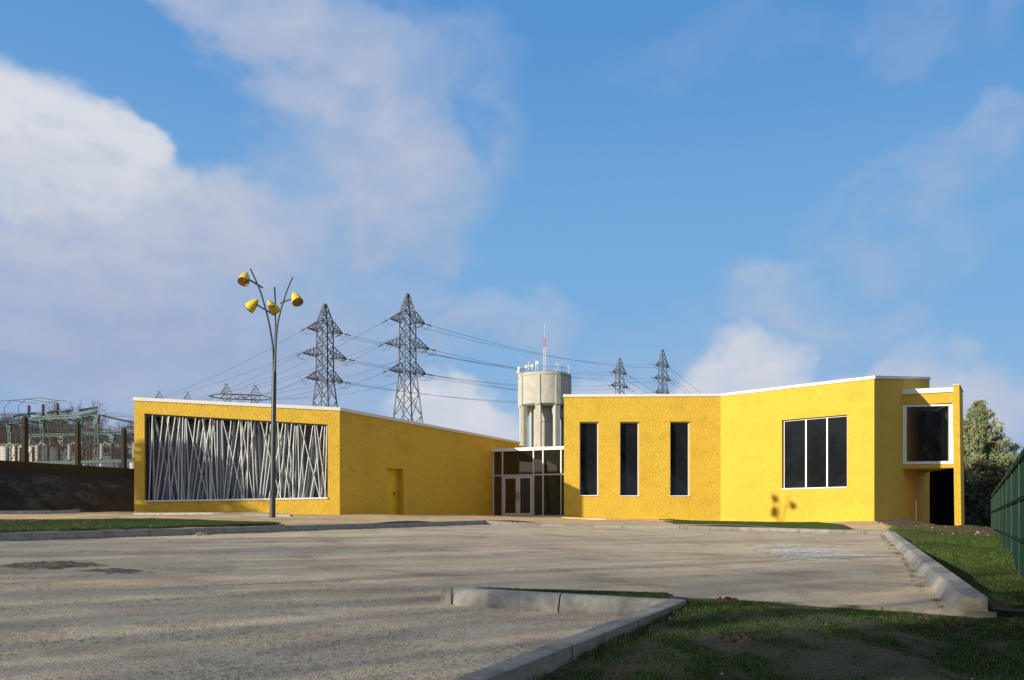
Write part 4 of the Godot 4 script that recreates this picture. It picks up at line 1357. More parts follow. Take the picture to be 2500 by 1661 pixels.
func bank_and_substation() -> void:
	var foot := [Vector2(-38, 2), Vector2(-29.5, 22), Vector2(-21.5, 30.6), Vector2(-17.2, 33.4), Vector2(-16.6, 38), Vector2(-19.5, 56)]
	var crest := [Vector2(-46, 4), Vector2(-30.5, 24), Vector2(-25.5, 34.6), Vector2(-24.0, 39.1), Vector2(-21.75, 45.9), Vector2(-19.6, 56)]
	var m := Mb.new()
	var rows := []
	for j in 25:
		var f := j / 24.0
		var row := []
		for i in 161:
			var t := i / 160.0 * 5.0
			var k := mini(int(t), 4)
			var p: Vector2 = foot[k].lerp(foot[k + 1], t - k).lerp(crest[k].lerp(crest[k + 1], t - k), f)
			var y := lerpf(0.55, 2.75, smoothstep(0.0, 1.0, f) * 0.75 + f * 0.25) + (0.30 * bumps.get_noise_2d(p.x * 9.0, p.y * 9.0) + 0.35 * bumps.get_noise_2d(p.x * 2.5, p.y * 2.5 + 40.0) + 0.1 * fine.get_noise_2d(p.x * 22.0, p.y * 22.0)) * sin(f * PI)
			row.append(Q(p, y))
		rows.append(row)
	var nn := []
	for j in 25:
		var row := []
		for i in 161:
			var v: Vector3 = (rows[j][mini(i + 1, 160)] - rows[j][maxi(i - 1, 0)]).cross(rows[mini(j + 1, 24)][i] - rows[maxi(j - 1, 0)][i]).normalized()
			row.append(v if v.y > 0.0 else -v)
		nn.append(row)
	for j in 24:
		for i in 160:
			m.tri(rows[j][i], rows[j][i + 1], rows[j + 1][i + 1], nn[j][i], nn[j][i + 1], nn[j + 1][i + 1])
			m.tri(rows[j][i], rows[j + 1][i + 1], rows[j + 1][i], nn[j][i], nn[j + 1][i + 1], nn[j + 1][i])
	structure("earth_bank", m, M.bank)
	var plat := Mb.new()
	for i in 160:
		var a: Vector3 = rows[24][i]
		var b: Vector3 = rows[24][i + 1]
		plat.quad(a, b, b + Vector3(-200, 0.2, -60), a + Vector3(-200, 0.2, -60), Vector3.UP)
	plat.quad(P(-20, 2.75, 55), P(-250, 2.9, 100), P(-250, 2.9, 330), P(-60, 2.9, 330), Vector3.UP)
	structure("substation_terrace", plat, M.sand)
	# concrete plinth and fence along the crest
	var dir := (Vector2(-21.8, 46.0) - Vector2(-23.8, 40.0)).normalized()
	var line := func(s): return Vector2(-23.8, 40.0) + dir * s
	var F := thing("wire_fence", "rusty wire mesh fence with brown posts on a low concrete plinth above the dark bank", "fence", Q(line.call(0.0), 2.75))
	var o: Vector3 = F.position
	var spots := [-12.9, -9.675, -6.45, -3.225, 0.0, 3.16, 6.32, 9.5]
	var pl := Mb.new()
	pl.bar(Q(line.call(-14.0), 2.98) - o, Q(line.call(11.0), 2.98) - o, 0.16, 0.6)
	put("plinth", pl, M.plinth, F)
	for s in spots:
		var ps := Mb.new()
		ps.box(Q(line.call(s), 4.15) - o, Vector3(0.2, 2.6, 0.2), Basis(Vector3.UP, -0.32))
		ps.turned(Q(line.call(s), 5.45) - o, Vector3.UP, [Vector2(0.13, 0.0), Vector2(0.07, 0.07), Vector2(0.0, 0.09)], 8)
		put("post", ps, M.post, F)
	var wm := Mb.new()
	for i in 24:
		wm.bar(Q(line.call(-14.0), 3.30 + i * 0.088) - o, Q(line.call(11.0), 3.30 + i * 0.088) - o, 0.009)
	for i in 260:
		wm.bar(Q(line.call(-14.0 + i * 0.096), 3.28) - o, Q(line.call(-14.0 + i * 0.096), 5.34) - o, 0.009)
	put("wire_mesh", wm, M.wire_green, F)
	for i in 2:
		var tw := Mb.new()
		for k in spots.size() - 1:
			tw.tube(hang(Q(line.call(spots[k]), 5.36 - i * 0.35) - o, Q(line.call(spots[k + 1]), 5.36 - i * 0.35) - o, 0.12 + 0.1 * (k % 2)), range(25).map(func(_x): return 0.014), 4, false)
		put("straining_wire", tw, M.wire_green, F)
	# gantries
	gantry("near mint green steel gantry carrying glass strings above the wire fence", [Vector2(-54.0, 88.0), Vector2(-48.2, 84.0), Vector2(-43.5, 82.5), Vector2(-40.5, 79.8)], 10.2, 0.62)
	gantry("farther mint green gantry seen below the near gantry's beam", [Vector2(-62.5, 106.0), Vector2(-57.5, 104.5), Vector2(-49.6, 101.5), Vector2(-42.4, 99.0), Vector2(-36.0, 96.0)], 10.35, 0.6)
	gantry("third mint green gantry, farthest and lowest behind the fence", [Vector2(-76, 124), Vector2(-69, 122.5), Vector2(-62, 121), Vector2(-55.5, 119.5), Vector2(-49, 118)], 10.2, 0.6)
	# bus support rail
	var rail := thing("busbar_frame", "low mint green frame with a row of porcelain stacks behind the fence", "busbar frame", P(-47, 3.0, 76))
	var rb := Mb.new()
	rb.bar(Vector3(-6, 2.05, 0), Vector3(14.0, 2.4, 2.0), 0.3, 0.28)
	put("rail", rb, M.mint, rail)
	for i in 10:
		var ps := Mb.new()
		ps.bar(Vector3(-5.6 + i * 2.05, 0, 0.2 * i), Vector3(-5.6 + i * 2.05, 2.0 + 0.035 * i, 0.2 * i), 0.16)
		put("post", ps, M.mint, rail)
	for i in 20:
		var st := Mb.new()
		stack(st, Vector3(-5.8 + i * 1.03, 2.25 + 0.018 * i, 0.1 * i), 7, 0.22, 0.22)
		st.tube([Vector3(-5.8 + i * 1.03, 3.7, 0.1 * i), Vector3(-5.8 + i * 1.03 + 0.3, 4.1, 0.1 * i), Vector3(-5.8 + i * 1.03 + 0.85, 3.8, 0.1 * i)], [0.04, 0.04, 0.04], 5)
		put("insulator", st, M.insulator if i % 3 else M.porcelain, rail)
	# measuring transformers: a pot on legs with a stack on top
	var spots2 := [[-56.5, 90.0], [-54.4, 92.0], [-48.6, 90.0], [-45.6, 88.0], [-39.4, 86.0], [-37.4, 84.5], [-43.9, 84.0], [-41.6, 83.0], [-36.0, 78.0], [-34.2, 77.4], [-53.0, 86.0], [-51.0, 85.0], [-49.4, 84.5], [-46.2, 80.0]]
	var first: Node3D = null
	var where := ["at the far left edge", "just right of the far left one", "behind the second fence post", "left of the near gantry end column", "right of the near gantry end column", "second from the yellow corner", "third from the white building", "beside the near gantry column", "before the grey blue wall, left of a pair", "before the grey blue wall, right of a pair", "farthest left before the white building", "second before the white building", "between white building and gantry column", "below the gantry beam, standing alone"]
	for i in spots2.size():
		if first == null:
			first = thing("voltage_transformer", "", "transformer", Vector3.ZERO, "voltage transformers of the substation")
			var leg := Mb.new()
			leg.bar(Vector3(-0.3, 0, 0), Vector3(-0.3, 1.5, 0), 0.16); leg.bar(Vector3(0.3, 0, 0), Vector3(0.3, 1.5, 0), 0.16); leg.bar(Vector3(-0.6, 1.5, 0), Vector3(0.6, 1.5, 0), 0.18)
			put("stand", leg, M.steel, first)
			var pot := Mb.new()
			pot.turned(Vector3(0, 1.6, 0), Vector3.UP, [Vector2(0.0, 0.0), Vector2(0.42, 0.0), Vector2(0.45, 0.9), Vector2(0.3, 1.1), Vector2(0.0, 1.15)], 14)
			put("pot", pot, M.porcelain, first)
			var s := Mb.new()
			stack(s, Vector3(0, 2.7, 0), 8, 0.26, 0.24)
			put("insulator", s, M.insulator, first)
		var o2: Node3D = first if i == 0 else first.duplicate()
		if i > 0:
			o2.name = numbered("voltage_transformer", self)
			add_child(o2, true)
		o2.position = P(spots2[i][0], 2.9, spots2[i][1])
		o2.set_meta("label", "brown stacked insulator on a pale pot, " + where[i])
	# post insulators on the near beam
	for i in 3:
		var p := P(-50.5 + i * 2.0, 10.62, 85.6 - i * 0.9)
		var t := thing("post_insulator", "%s post insulator with a wire arc, standing on the near gantry beam" % ["leftmost", "middle", "rightmost"][i], "insulator", p, "post insulators on the gantry beam")
		var s := Mb.new()
		stack(s, Vector3.ZERO, 6, 0.24, 0.22)
		put("stack", s, M.insulator, t)
		var arc := Mb.new()
		arc.tube([Vector3(0.9, 1.45, 0), Vector3(0, 1.5, 0), Vector3(-1.6, 1.75, 0.2), Vector3(-3.0, 1.6, 0.4), Vector3(-3.7, 0.9, 0.5), Vector3(-3.75, -0.6, 0.5)], [0.03, 0.03, 0.03, 0.03, 0.03, 0.03], 5)
		put("wire", arc, M.wire, t)
	for i in 5:
		conductor(P(-110, 14.0 + 0.3 * i, 120 - i * 6.0), P(-41.0 + 0.4 * i, 10.9, 80 + 2.0 * i), 0.6, "thin wire running level over the near substation gantry", "wires over the substation", 0.025, 0)
	for i in 3:
		conductor(P(-41, 10.4, 80 + 2 * i), P(-74.0, 27.0 + i * 2.0, 262), 3.0, "wire rising from the gantry to the portal behind the yellow corner", "wires rising from the gantry", 0.04, 0)
	# sheds
	var b1 := thing("white_shed", "white low building behind the left part of the wire fence", "shed", P(-62.0, 2.9, 104.0))
	var s1 := Mb.new()
	s1.box(Vector3(0, 3.0, 0), Vector3(8, 6.0, 6))
	put("wall", s1, M.pale_wall, b1)
	var r1 := Mb.new()
	r1.box(Vector3(0, 6.1, 0), Vector3(8.4, 0.2, 6.4))
	put("roof", r1, M.roof, b1)
	for i in 5:
		var d := Mb.new()
		d.box(Vector3(-3.0 + i * 1.5, 1.9, 3.02), Vector3(0.9, 3.6, 0.06))
		put("door", d, M.dark, b1)
	var b2 := thing("grey_shed", "long plain grey blue wall beside the white building behind the fence", "shed", P(-42.0, 2.9, 98.0))
	var s2 := Mb.new()
	s2.box(Vector3(0, 2.2, 0), Vector3(20, 4.4, 5), Basis(Vector3.UP, 0.2))
	put("wall", s2, M.blue_wall, b2)
	var r2 := Mb.new()
	r2.box(Vector3(0, 4.5, 0), Vector3(20.4, 0.16, 5.4), Basis(Vector3.UP, 0.2))
	put("roof", r2, M.roof, b2)


# ------------------------------------------------------------------ green panel fence
func green_fence() -> void:
	var F := thing("green_fence", "dark green folded panel fence running away at the edge of the grass", "fence", P(8.38, -0.16, 13.5))
	var o: Vector3 = F.position
	var ds := [5.9, 8.3, 10.9, 13.5, 16.2, 18.7, 21.3, 24.1, 27.1, 29.7, 32.3, 34.9]
	var tops := {}
	var at := func(i):
		var d: float = ds[i]
		return Vector2(0.766 + 0.564 * d, d)
	var base := func(i): return lerpf(-0.12, -0.44, clampf((ds[i] - 11.0) / 24.0, 0.0, 1.0))
	for i in ds.size():
		var p: Vector2 = at.call(i)
		var g: float = base.call(i)
		var m := Mb.new()
		m.box(Q(p, g + 0.97) - o, Vector3(0.06, 2.12, 0.06), Basis(Vector3.UP, -0.51))
		put("post", m, M.fence_green, F)
		if i == ds.size() - 1: break
		var q: Vector2 = at.call(i + 1)
		var g1: float = base.call(i + 1)
		var d := (q - p).normalized()
		var nrm := Vector2(-d.y, d.x)     # towards the car park
		var a := p + d * 0.04
		var b := q - d * 0.04
		# folded screen: flat fields and three pressed ridges
		var prof := [[0.02, 0.0], [0.55, 0.0], [0.60, 0.05], [0.65, 0.0], [1.22, 0.0], [1.27, 0.05], [1.32, 0.0], [1.84, 0.0], [1.89, 0.05], [1.94, 0.0], [2.0, 0.0]]
		var s := Mb.new()
		for k in prof.size() - 1:
			for z in [0.0, 0.012]:
				var e0: Vector3 = Q(a + nrm * (prof[k][1] - z), g + prof[k][0]) - o
				var e1: Vector3 = Q(b + nrm * (prof[k][1] - z), g1 + prof[k][0]) - o
				var e2: Vector3 = Q(b + nrm * (prof[k + 1][1] - z), g1 + prof[k + 1][0]) - o
				var e3: Vector3 = Q(a + nrm * (prof[k + 1][1] - z), g + prof[k + 1][0]) - o
				s.quad(e0, e1, e2, e3, Vector3(nrm.x, 0, -nrm.y) * (1.0 if z == 0.0 else -1.0))
		var pan := put("panel", s, M.fence_mesh, F)
		# welded wires over the screen: uprights and double rails
		var w := Mb.new()
		for k in 24:
			var t := (k + 0.5) / 24.0
			var u := a.lerp(b, t) + nrm * 0.006
			w.bar(Q(u, lerpf(g, g1, t) + 0.02) - o, Q(u, lerpf(g, g1, t) + 2.03) - o, 0.006)
		for y in [0.25, 0.58, 0.62, 0.95, 1.25, 1.29, 1.58, 1.87, 1.91, 2.0]:
			var push := 0.05 if y in [0.58, 0.62, 1.25, 1.29, 1.87, 1.91] else 0.008
			w.bar(Q(a + nrm * push, g + y) - o, Q(b + nrm * push, g1 + y) - o, 0.008)
		put("wires", w, M.fence_green, pan)


# ------------------------------------------------------------------ trees
func bare_tree(seed_: int, height: float, spread: float, dense: int) -> Array:
	var r := RandomNumberGenerator.new()
	r.seed = seed_
	var trunk := Mb.new()
	var crown := Mb.new()
	var pts := []
	var rad := []
	var lean := Vector3(r.randf_range(-0.05, 0.05), 1, r.randf_range(-0.05, 0.05))
	for i in 8:
		var t := i / 7.0
		pts.append(lean * height * 0.9 * t + Vector3(sin(t * 5.0 + seed_) * 0.12, 0, cos(t * 4.0) * 0.12) * t)
		rad.append(lerpf(height * 0.017, 0.025, pow(t, 0.8)))
	trunk.tube(pts, rad, 8)
	for i in dense:
		var t := r.randf_range(0.22, 0.98)
		var k := int(t * 7.0)
		var start: Vector3 = pts[k].lerp(pts[mini(k + 1, 7)], t * 7.0 - k)
		var len := spread * (1.15 - t * 0.75) * r.randf_range(0.75, 1.15)
		grow(crown, r, start, Vector3(cos(i * 2.4), r.randf_range(0.55, 1.1), sin(i * 2.4)).normalized(), len, maxf(0.022, rad[mini(k, 7)] * 0.45), 0)
	return [trunk, crown]

func grow(m: Mb, r: RandomNumberGenerator, from: Vector3, dir: Vector3, len: float, rad: float, level: int) -> void:
	var n := 4 if level == 0 else 3 if level == 1 else 2
	var pts := [from]
	var radii := [rad]
	var d := dir
	for i in n:
		d = (d + Vector3(r.randf_range(-0.22, 0.22), r.randf_range(-0.08, 0.24), r.randf_range(-0.22, 0.22))).normalized()
		pts.append(pts[i] + d * len / n)
		radii.append(lerpf(rad, rad * 0.35, float(i + 1) / n))
	m.tube(pts, radii, 5 if level == 0 else 3, false)
	if level >= 3: return
	var kids: int = [6, 5, 4][level]
	for k in kids:
		var t := r.randf_range(0.25, 1.0)
		var i := mini(int(t * n), n - 1)
		var p: Vector3 = pts[i].lerp(pts[i + 1], t * n - i)
		var side := Vector3(r.randf_range(-1, 1), r.randf_range(-0.2, 0.9), r.randf_range(-1, 1)).normalized()
		grow(m, r, p, (d * 0.9 + side * 0.85).normalized(), len * r.randf_range(0.34, 0.55), maxf(0.007, rad * 0.42), level + 1)

func trees() -> void:
	var kinds := []
	for k in 5:
		var shape := bare_tree(100 + k * 7, [11.0, 12.5, 9.5, 13.5, 12.0][k], [3.4, 3.8, 3.2, 3.6, 4.4][k], [9, 10, 9, 10, 34][k])
		kinds.append([shape[0].mesh(), shape[1].mesh()])
	var r := RandomNumberGenerator.new()
	r.seed = 44
	var plant := func(label, group, x, y, d, k, s):
		var t := thing("bare_tree", label, "tree", P(x, y, d), group)
		t.rotation.y = r.randf() * TAU
		t.scale = Vector3.ONE * s
		put("trunk", kinds[k][0], M.bark, t)
		put("crown", kinds[k][1], M.twig, t)
	# the belt of trees that shades the car park, out of frame toward the sun
	for i in 13:
		var c: float = [-6.0, -4.0, -1.5, 1.0, 3.5, 6.5, 10.0, 13.0, 17.0, 21.0, 25.5, 29.0, 34.0][i] + r.randf_range(-0.5, 0.5)
		var a := -30.0 + r.randf_range(-3.0, 3.0) + (7.0 if c < 3.0 else 0.0)
		plant.call("leafless tree in the belt that shades the gravel car park", "leafless trees shading the car park", 0.803 * a - 0.598 * c, 0.4, 0.598 * a + 0.803 * c, i % 4, r.randf_range(0.85, 1.1))
	# slender trunks nearer the gravel, whose shadows streak it
	for i in 11:
		var c: float = [4.4, 5.6, 6.4, 8.1, 9.2, 11.0, 12.6, 14.4, 16.2, 19.0, 22.5][i]
		var a := -17.0 - 2.2 * (i % 3) - (0.35 * c if c > 9.0 else 0.0)
		plant.call("slender leafless tree beside the car park, nearer than the belt behind it", "slender leafless trees beside the car park", 0.803 * a - 0.598 * c, 0.3, 0.598 * a + 0.803 * c, [0, 2, 1][i % 3], r.randf_range(0.75, 1.0))
	for i in 26:
		var c := -14.0 + i * 2.6 + r.randf_range(-0.8, 0.8)
		var a := -84.0 - 5.0 * (i % 3) + r.randf_range(-2.0, 2.0)
		plant.call("dense leafless tree in the wood far behind the car park", "leafless trees of the far wood behind the photographer", 0.803 * a - 0.598 * c, 0.4, 0.598 * a + 0.803 * c, 4, r.randf_range(1.15, 1.35))
	for i in 4:
		var c: float = [7.5, 10.2, 12.8, 15.6][i]
		plant.call("bushy leafless tree that shades the left gravel, among slender ones", "bushy leafless trees beside the car park", 0.803 * -27.0 - 0.598 * c, 0.3, 0.598 * -27.0 + 0.803 * c, 4, 0.72)
	# unseen evergreens added to keep the near lawn in shade
	for i in 5:
		var c: float = [-7.0, -4.6, -2.2, 0.2, 2.2][i]
		evergreen("evergreen_shrub", "tall dark evergreen added out of frame to shade the near lawn", Vector3(0.803 * -17.0 - 0.598 * c, 0.0, 0.598 * 17.0 - 0.803 * c), 8.4, 2.1 if i < 4 else 1.7, 80 + i, "added evergreens shading the near lawn")
	# a second belt behind the photographer, mirrored in the windows
	for i in 34:
		plant.call("leafless tree behind the photographer, mirrored in the dark windows", "leafless trees behind the photographer", -24.0 + i * 2.3 + r.randf_range(-1, 1), -0.3, -22.0 - 6.0 * (i % 3) - r.randf_range(0, 3.0) - 0.1 * i, 4, r.randf_range(1.15, 1.6))
	# woods behind the substation
	for i in 60:
		plant.call("leafless grey tree in the wood behind the substation", "leafless trees behind the substation", -62.0 - i * 0.85 + r.randf_range(-1, 1), 2.8, 122.0 + 9.0 * (i % 4) + r.randf_range(-3.0, 3.0) + 0.3 * i, 4, r.randf_range(0.95, 1.22))
	# far slender trees behind the entrance
	for p in [[-16.5, 233.0, 1.95], [-13.0, 235.0, 2.0], [-4.5, 226.0, 1.6], [9.5, 140.0, 0.85], [13.2, 150.0, 0.95], [14.5, 150.0, 0.9]]:
		plant.call("thin distant bare tree rising just above the entrance roof", "thin distant bare trees by the water tower", p[0], -0.9, p[1], 2, p[2])
	conifer()
	# dark hedge and evergreens beyond the passage, and a shrub toward the sun by the bank
	evergreen("evergreen_shrub", "dark evergreen shrub in shadow under the conifer, left of the gap", P(27.6, -0.7, 51.0), 3.1, 1.9, 71)
	evergreen("evergreen_shrub", "dark evergreen shrub filling the corner behind the green fence end", P(32.6, -0.8, 55.0), 3.7, 2.6, 72)
	evergreen("evergreen_shrub", "broad dark shrub behind the green fence under the conifer branches", P(37.5, -0.8, 64.0), 3.4, 3.6, 74)
	evergreen("evergreen_shrub", "round evergreen at the top of the bank that shades the yellow corner", P(-27.2, 2.4, 22.6), 5.4, 1.7, 73)

func tuft_of(m: Mb, r: RandomNumberGenerator, at: Vector3, size: float, down: float, tone: Color, count: int) -> void:
	for i in count:
		var d := Vector3(r.randf_range(-1, 1), r.randf_range(-1, 0.8) - down, r.randf_range(-1, 1)).normalized()
		var s := d.cross(Vector3(r.randf_range(-1, 1), 0.3, r.randf_range(-1, 1))).normalized() * size * 0.12
		var p := at + Vector3(r.randf_range(-1, 1), r.randf_range(-1, 1), r.randf_range(-1, 1)) * size * 0.45
		var tip := p + d * size * r.randf_range(0.6, 1.1)
		m.tint = tone * r.randf_range(0.75, 1.25)
		var nn := (d.cross(s).normalized() + (p - at).normalized() * 0.6).normalized()
		m.tri(p - s, p + s, tip, nn, nn, nn)

func conifer() -> void:
	var T := thing("conifer", "tall ragged green conifer hung with brown cones, behind the green fence", "tree", P(34.2, -0.9, 60.0))
	var r := RandomNumberGenerator.new()
	r.seed = 91
	var H := 9.9
	var tr := Mb.new()
	tr.tube([Vector3.ZERO, Vector3(0.05, 3.0, 0), Vector3(-0.1, 6.5, 0), Vector3(0.0, H - 0.3, 0)], [0.26, 0.2, 0.11, 0.02], 10)
	put("trunk", tr, M.bark, T)
	var limbs := Mb.new()
	var leaves := Mb.new()
	leaves.tinted = true
	var cones := Mb.new()
	for i in 185:
		var t := pow(r.randf(), 0.8)
		var y := lerpf(1.9, H - 0.2, t)
		var prof := lerpf(3.9, 2.9, clampf((t - 0.1) / 0.4, 0.0, 1.0)) * (1.0 - pow(clampf((t - 0.35) / 0.65, 0.0, 1.0), 1.15)) + 0.22
		var ang := r.randf() * TAU
		# an open gap to one side, and a longer bough low on the other
		var reach := prof * r.randf_range(0.45, 1.08)
		var out := Vector3(cos(ang), 0, sin(ang))
		if y > 3.4 and y < 6.2 and out.x > 0.35:
			reach *= 1.3
		var tip := Vector3(0, y, 0) + out * reach + Vector3(0, 0.22 * reach * (0.5 + t), 0)
		var mid := Vector3(0, y, 0) + out * reach * 0.5 + Vector3(0, -0.05 * reach, 0)
		limbs.tube([Vector3(0, y - 0.1, 0), mid, tip], [0.05, 0.03, 0.012], 4, false)
		var n := int(4 + reach * 4.2)
		for k in n:
			var f := lerpf(0.22, 1.05, float(k) / n)
			var p := Vector3(0, y, 0).lerp(mid, f * 2.0) if f < 0.5 else mid.lerp(tip, f * 2.0 - 1.0)
			p += Vector3(r.randf_range(-0.24, 0.24), r.randf_range(-0.28, 0.12), r.randf_range(-0.24, 0.24))
			var tone := Color(0.17, 0.245, 0.13).lerp(Color(0.31, 0.335, 0.17), r.randf())
			if r.randf() < 0.13: tone = Color(0.27, 0.17, 0.085)
			tuft_of(leaves, r, p, r.randf_range(0.26, 0.40), 0.8, tone, 17)
			if r.randf() < 0.16:
				cones.turned(p + Vector3(0, -0.38, 0), Vector3.UP, [Vector2(0.0, 0.0), Vector2(0.045, 0.06), Vector2(0.05, 0.16), Vector2(0.0, 0.26)], 6)
	put("limbs", limbs, M.bark, T)
	put("foliage", leaves, M.foliage, T)
	put("cones", cones, M.cone, T)

func evergreen(called: String, label: String, at: Vector3, h: float, w: float, sd: int, group := "") -> void:
	var T := thing(called, label, "shrub", at, group)
	var r := RandomNumberGenerator.new()
	r.seed = sd
	var st := Mb.new()
	for i in 6:
		var a := TAU * i / 6.0
		st.tube([Vector3(cos(a) * 0.2, 0, sin(a) * 0.2), Vector3(cos(a) * w * 0.5, h * 0.7, sin(a) * w * 0.5)], [0.07, 0.02], 5)
	put("stem", st, M.bark, T)
	var m := Mb.new()
	m.tinted = true
	for i in 420:
		var u := r.randf()
		var a := r.randf() * TAU
		var y := lerpf(0.15, h, u)
		var rr := w * sqrt(maxf(0.03, 1.0 - pow(absf(u - 0.4) / 0.62, 2.0))) * sqrt(r.randf()) * r.randf_range(0.8, 1.12)
		tuft_of(m, r, Vector3(cos(a) * rr, y, sin(a) * rr), r.randf_range(0.3, 0.5), 0.1, Color(0.03, 0.045, 0.018).lerp(Color(0.05, 0.065, 0.025), r.randf()), 16)
	put("foliage", m, M.foliage, T)


# ------------------------------------------------------------------ grass and scatter
func tuft_mesh(sd: int, blades: int, h: float, spread: float, dry: float, sun_gain := 1.0) -> ArrayMesh:
	var r := RandomNumberGenerator.new()
	r.seed = sd
	var m := Mb.new()
	m.tinted = true
	for i in blades:
		var a := r.randf() * TAU
		var p := Vector3(cos(a), 0, sin(a)) * spread * sqrt(r.randf())
		var lean := Vector3(cos(a + r.randf_range(-1, 1)), 0, sin(a + r.randf_range(-1, 1))) * h * r.randf_range(0.1, 0.7)
		var hh := h * r.randf_range(0.5, 1.1)
		var s := Vector3(-sin(a), 0, cos(a)) * 0.0022
		var mid := p + lean * 0.35 + Vector3(0, hh * 0.6, 0)
		var tip := p + lean + Vector3(0, hh, 0)
		m.tint = Color(0.20, 0.155, 0.07) * r.randf_range(0.6, 1.1) if r.randf() < dry else Color(0.045, 0.105, 0.020).lerp(Color(0.085, 0.145, 0.03), r.randf()) * sun_gain
		var n := (lean.normalized() * 0.5 + Vector3.UP * 0.6).normalized()
		m.tri(p - s, p + s, mid + s * 0.7, n, n, n)
		m.tri(p - s, mid + s * 0.7, mid - s * 0.7, n, n, n)
		m.tri(mid - s * 0.7, mid + s * 0.7, tip, n, n, n)
	return m.mesh()

func scatter(called: String, mesh: Mesh, mat: Material, spots: Array, kind := "stuff") -> void:
	var mm := MultiMesh.new()
	mm.transform_format = MultiMesh.TRANSFORM_3D
	mm.mesh = mesh
	mm.instance_count = spots.size()
	for i in spots.size():
		mm.set_instance_transform(i, spots[i])
	var o := MultiMeshInstance3D.new()
	o.name = numbered(called, self)
	o.multimesh = mm
	o.material_override = mat
	o.set_meta("kind", kind)
	add_child(o, true)

func quad_spots(r: RandomNumberGenerator, c: Array, count: int, h: Callable, s0: float, s1: float, patchy: float, lift := 0.0) -> Array:
	var out := []
	var tries := 0
	while out.size() < count and tries < count * 4:
		tries += 1
		var u := r.randf()
		var v := r.randf()
		var p: Vector2 = c[0].lerp(c[1], u).lerp(c[3].lerp(c[2], u), v)
		if patchy > 0.0 and bumps.get_noise_2d(p.x * 60.0 + 40.0, p.y * 60.0) * 1.3 + 0.36 < patchy * r.randf() - 0.10:
			continue
		var s := r.randf_range(s0, s1)
		out.append(Transform3D(Basis(Vector3.UP, r.randf() * TAU).scaled(Vector3(s, s * r.randf_range(0.7, 1.25), s)), Q(p, h.call(p.x, p.y) + lift)))
	return out

func grass() -> void:
	var r := RandomNumberGenerator.new()
	r.seed = 17
	var t1 := tuft_mesh(1, 12, 0.024, 0.03, 0.33)
	var t2 := tuft_mesh(2, 12, 0.018, 0.05, 0.55)
	var big := tuft_mesh(3, 30, 0.045, 0.12, 0.06, 1.45)  # blade green brightened to stand in for sunlight on the slope
	var front := [Vector2(-1.0, 2.0), Vector2(7.4, 2.0), Vector2(5.0, 7.2), Vector2(1.72, 7.88)]
	scatter("grass", t1, M.blade, quad_spots(r, front, 46000, front_lawn, 0.6, 1.4, 0.8))
	scatter("grass", t2, M.blade, quad_spots(r, front, 22000, front_lawn, 0.6, 1.3, 0.0))
	scatter("grass", t1, M.blade, quad_spots(r, [Vector2(-0.37, 7.36), Vector2(1.3, 6.88), Vector2(1.5, 7.9), Vector2(-0.36, 8.25)], 2600, func(x, d): return lot(x, d) + 0.115 - 0.09 * clampf((d - 7.3) / 0.9, 0.0, 1.0), 0.6, 1.1, 0.25))
	scatter("grass", big, M.blade, quad_spots(r, [Vector2(4.5, 7.4), Vector2(6.6, 5.5), Vector2(9.3, 13.4), Vector2(8.95, 18.0)], 22000, land, 0.7, 1.3, 0.25))
	scatter("grass", big, M.blade, quad_spots(r, [Vector2(8.95, 18.0), Vector2(9.3, 13.4), Vector2(16.0, 27.0), Vector2(13.1, 28.1)], 24000, land, 0.8, 1.4, 0.25))
	scatter("grass", big, M.blade, quad_spots(r, [Vector2(13.1, 28.1), Vector2(16.0, 27.0), Vector2(20.0, 34.5), Vector2(16.2, 36.0)], 5000, land, 0.8, 1.4, 0.8))
	scatter("grass", big, M.blade, quad_spots(r, [Vector2(-16.0, 1.0), Vector2(-9.0, 14.05), Vector2(-14.4, 22.8), Vector2(-26, 8)], 9000, land, 0.8, 1.4, 0.35, 0.04))
	scatter("grass", big, M.blade, quad_spots(r, [Vector2(-9.0, 14.05), Vector2(-5.85, 20.4), Vector2(-6.2, 20.7), Vector2(-14.4, 22.8)], 8000, land, 0.8, 1.4, 0.35, 0.04))
	scatter("grass", big, M.blade, quad_spots(r, [Vector2(6.6, 31.0), Vector2(12.0, 29.4), Vector2(13.9, 38.0), Vector2(7.8, 41.2)], 9000, land, 0.7, 1.2, 0.3, 0.03))

func pebble(sd: int, tone: Color) -> ArrayMesh:
	var r := RandomNumberGenerator.new()
	r.seed = sd
	var m := Mb.new()
	m.tinted = true
	m.tint = tone
	var ring := []
	for k in 2:
		for i in 6:
			var a := TAU * (i + 0.5 * k) / 6.0
			ring.append(Vector3(cos(a) * r.randf_range(0.7, 1.0), 0.1 + 0.5 * k * r.randf_range(0.7, 1.2), sin(a) * r.randf_range(0.6, 1.0)) * (1.0 - 0.3 * k))
	var top := Vector3(0, 0.6, 0)
	for i in 6:
		var j := (i + 1) % 6
		m.flat(ring[i], ring[j], ring[6 + i], ring[i] + ring[j])
		m.flat(ring[j], ring[6 + i], ring[6 + j], ring[6 + i] + ring[j])
		m.flat(ring[6 + i], ring[6 + j], top, Vector3.UP)
	return m.mesh()

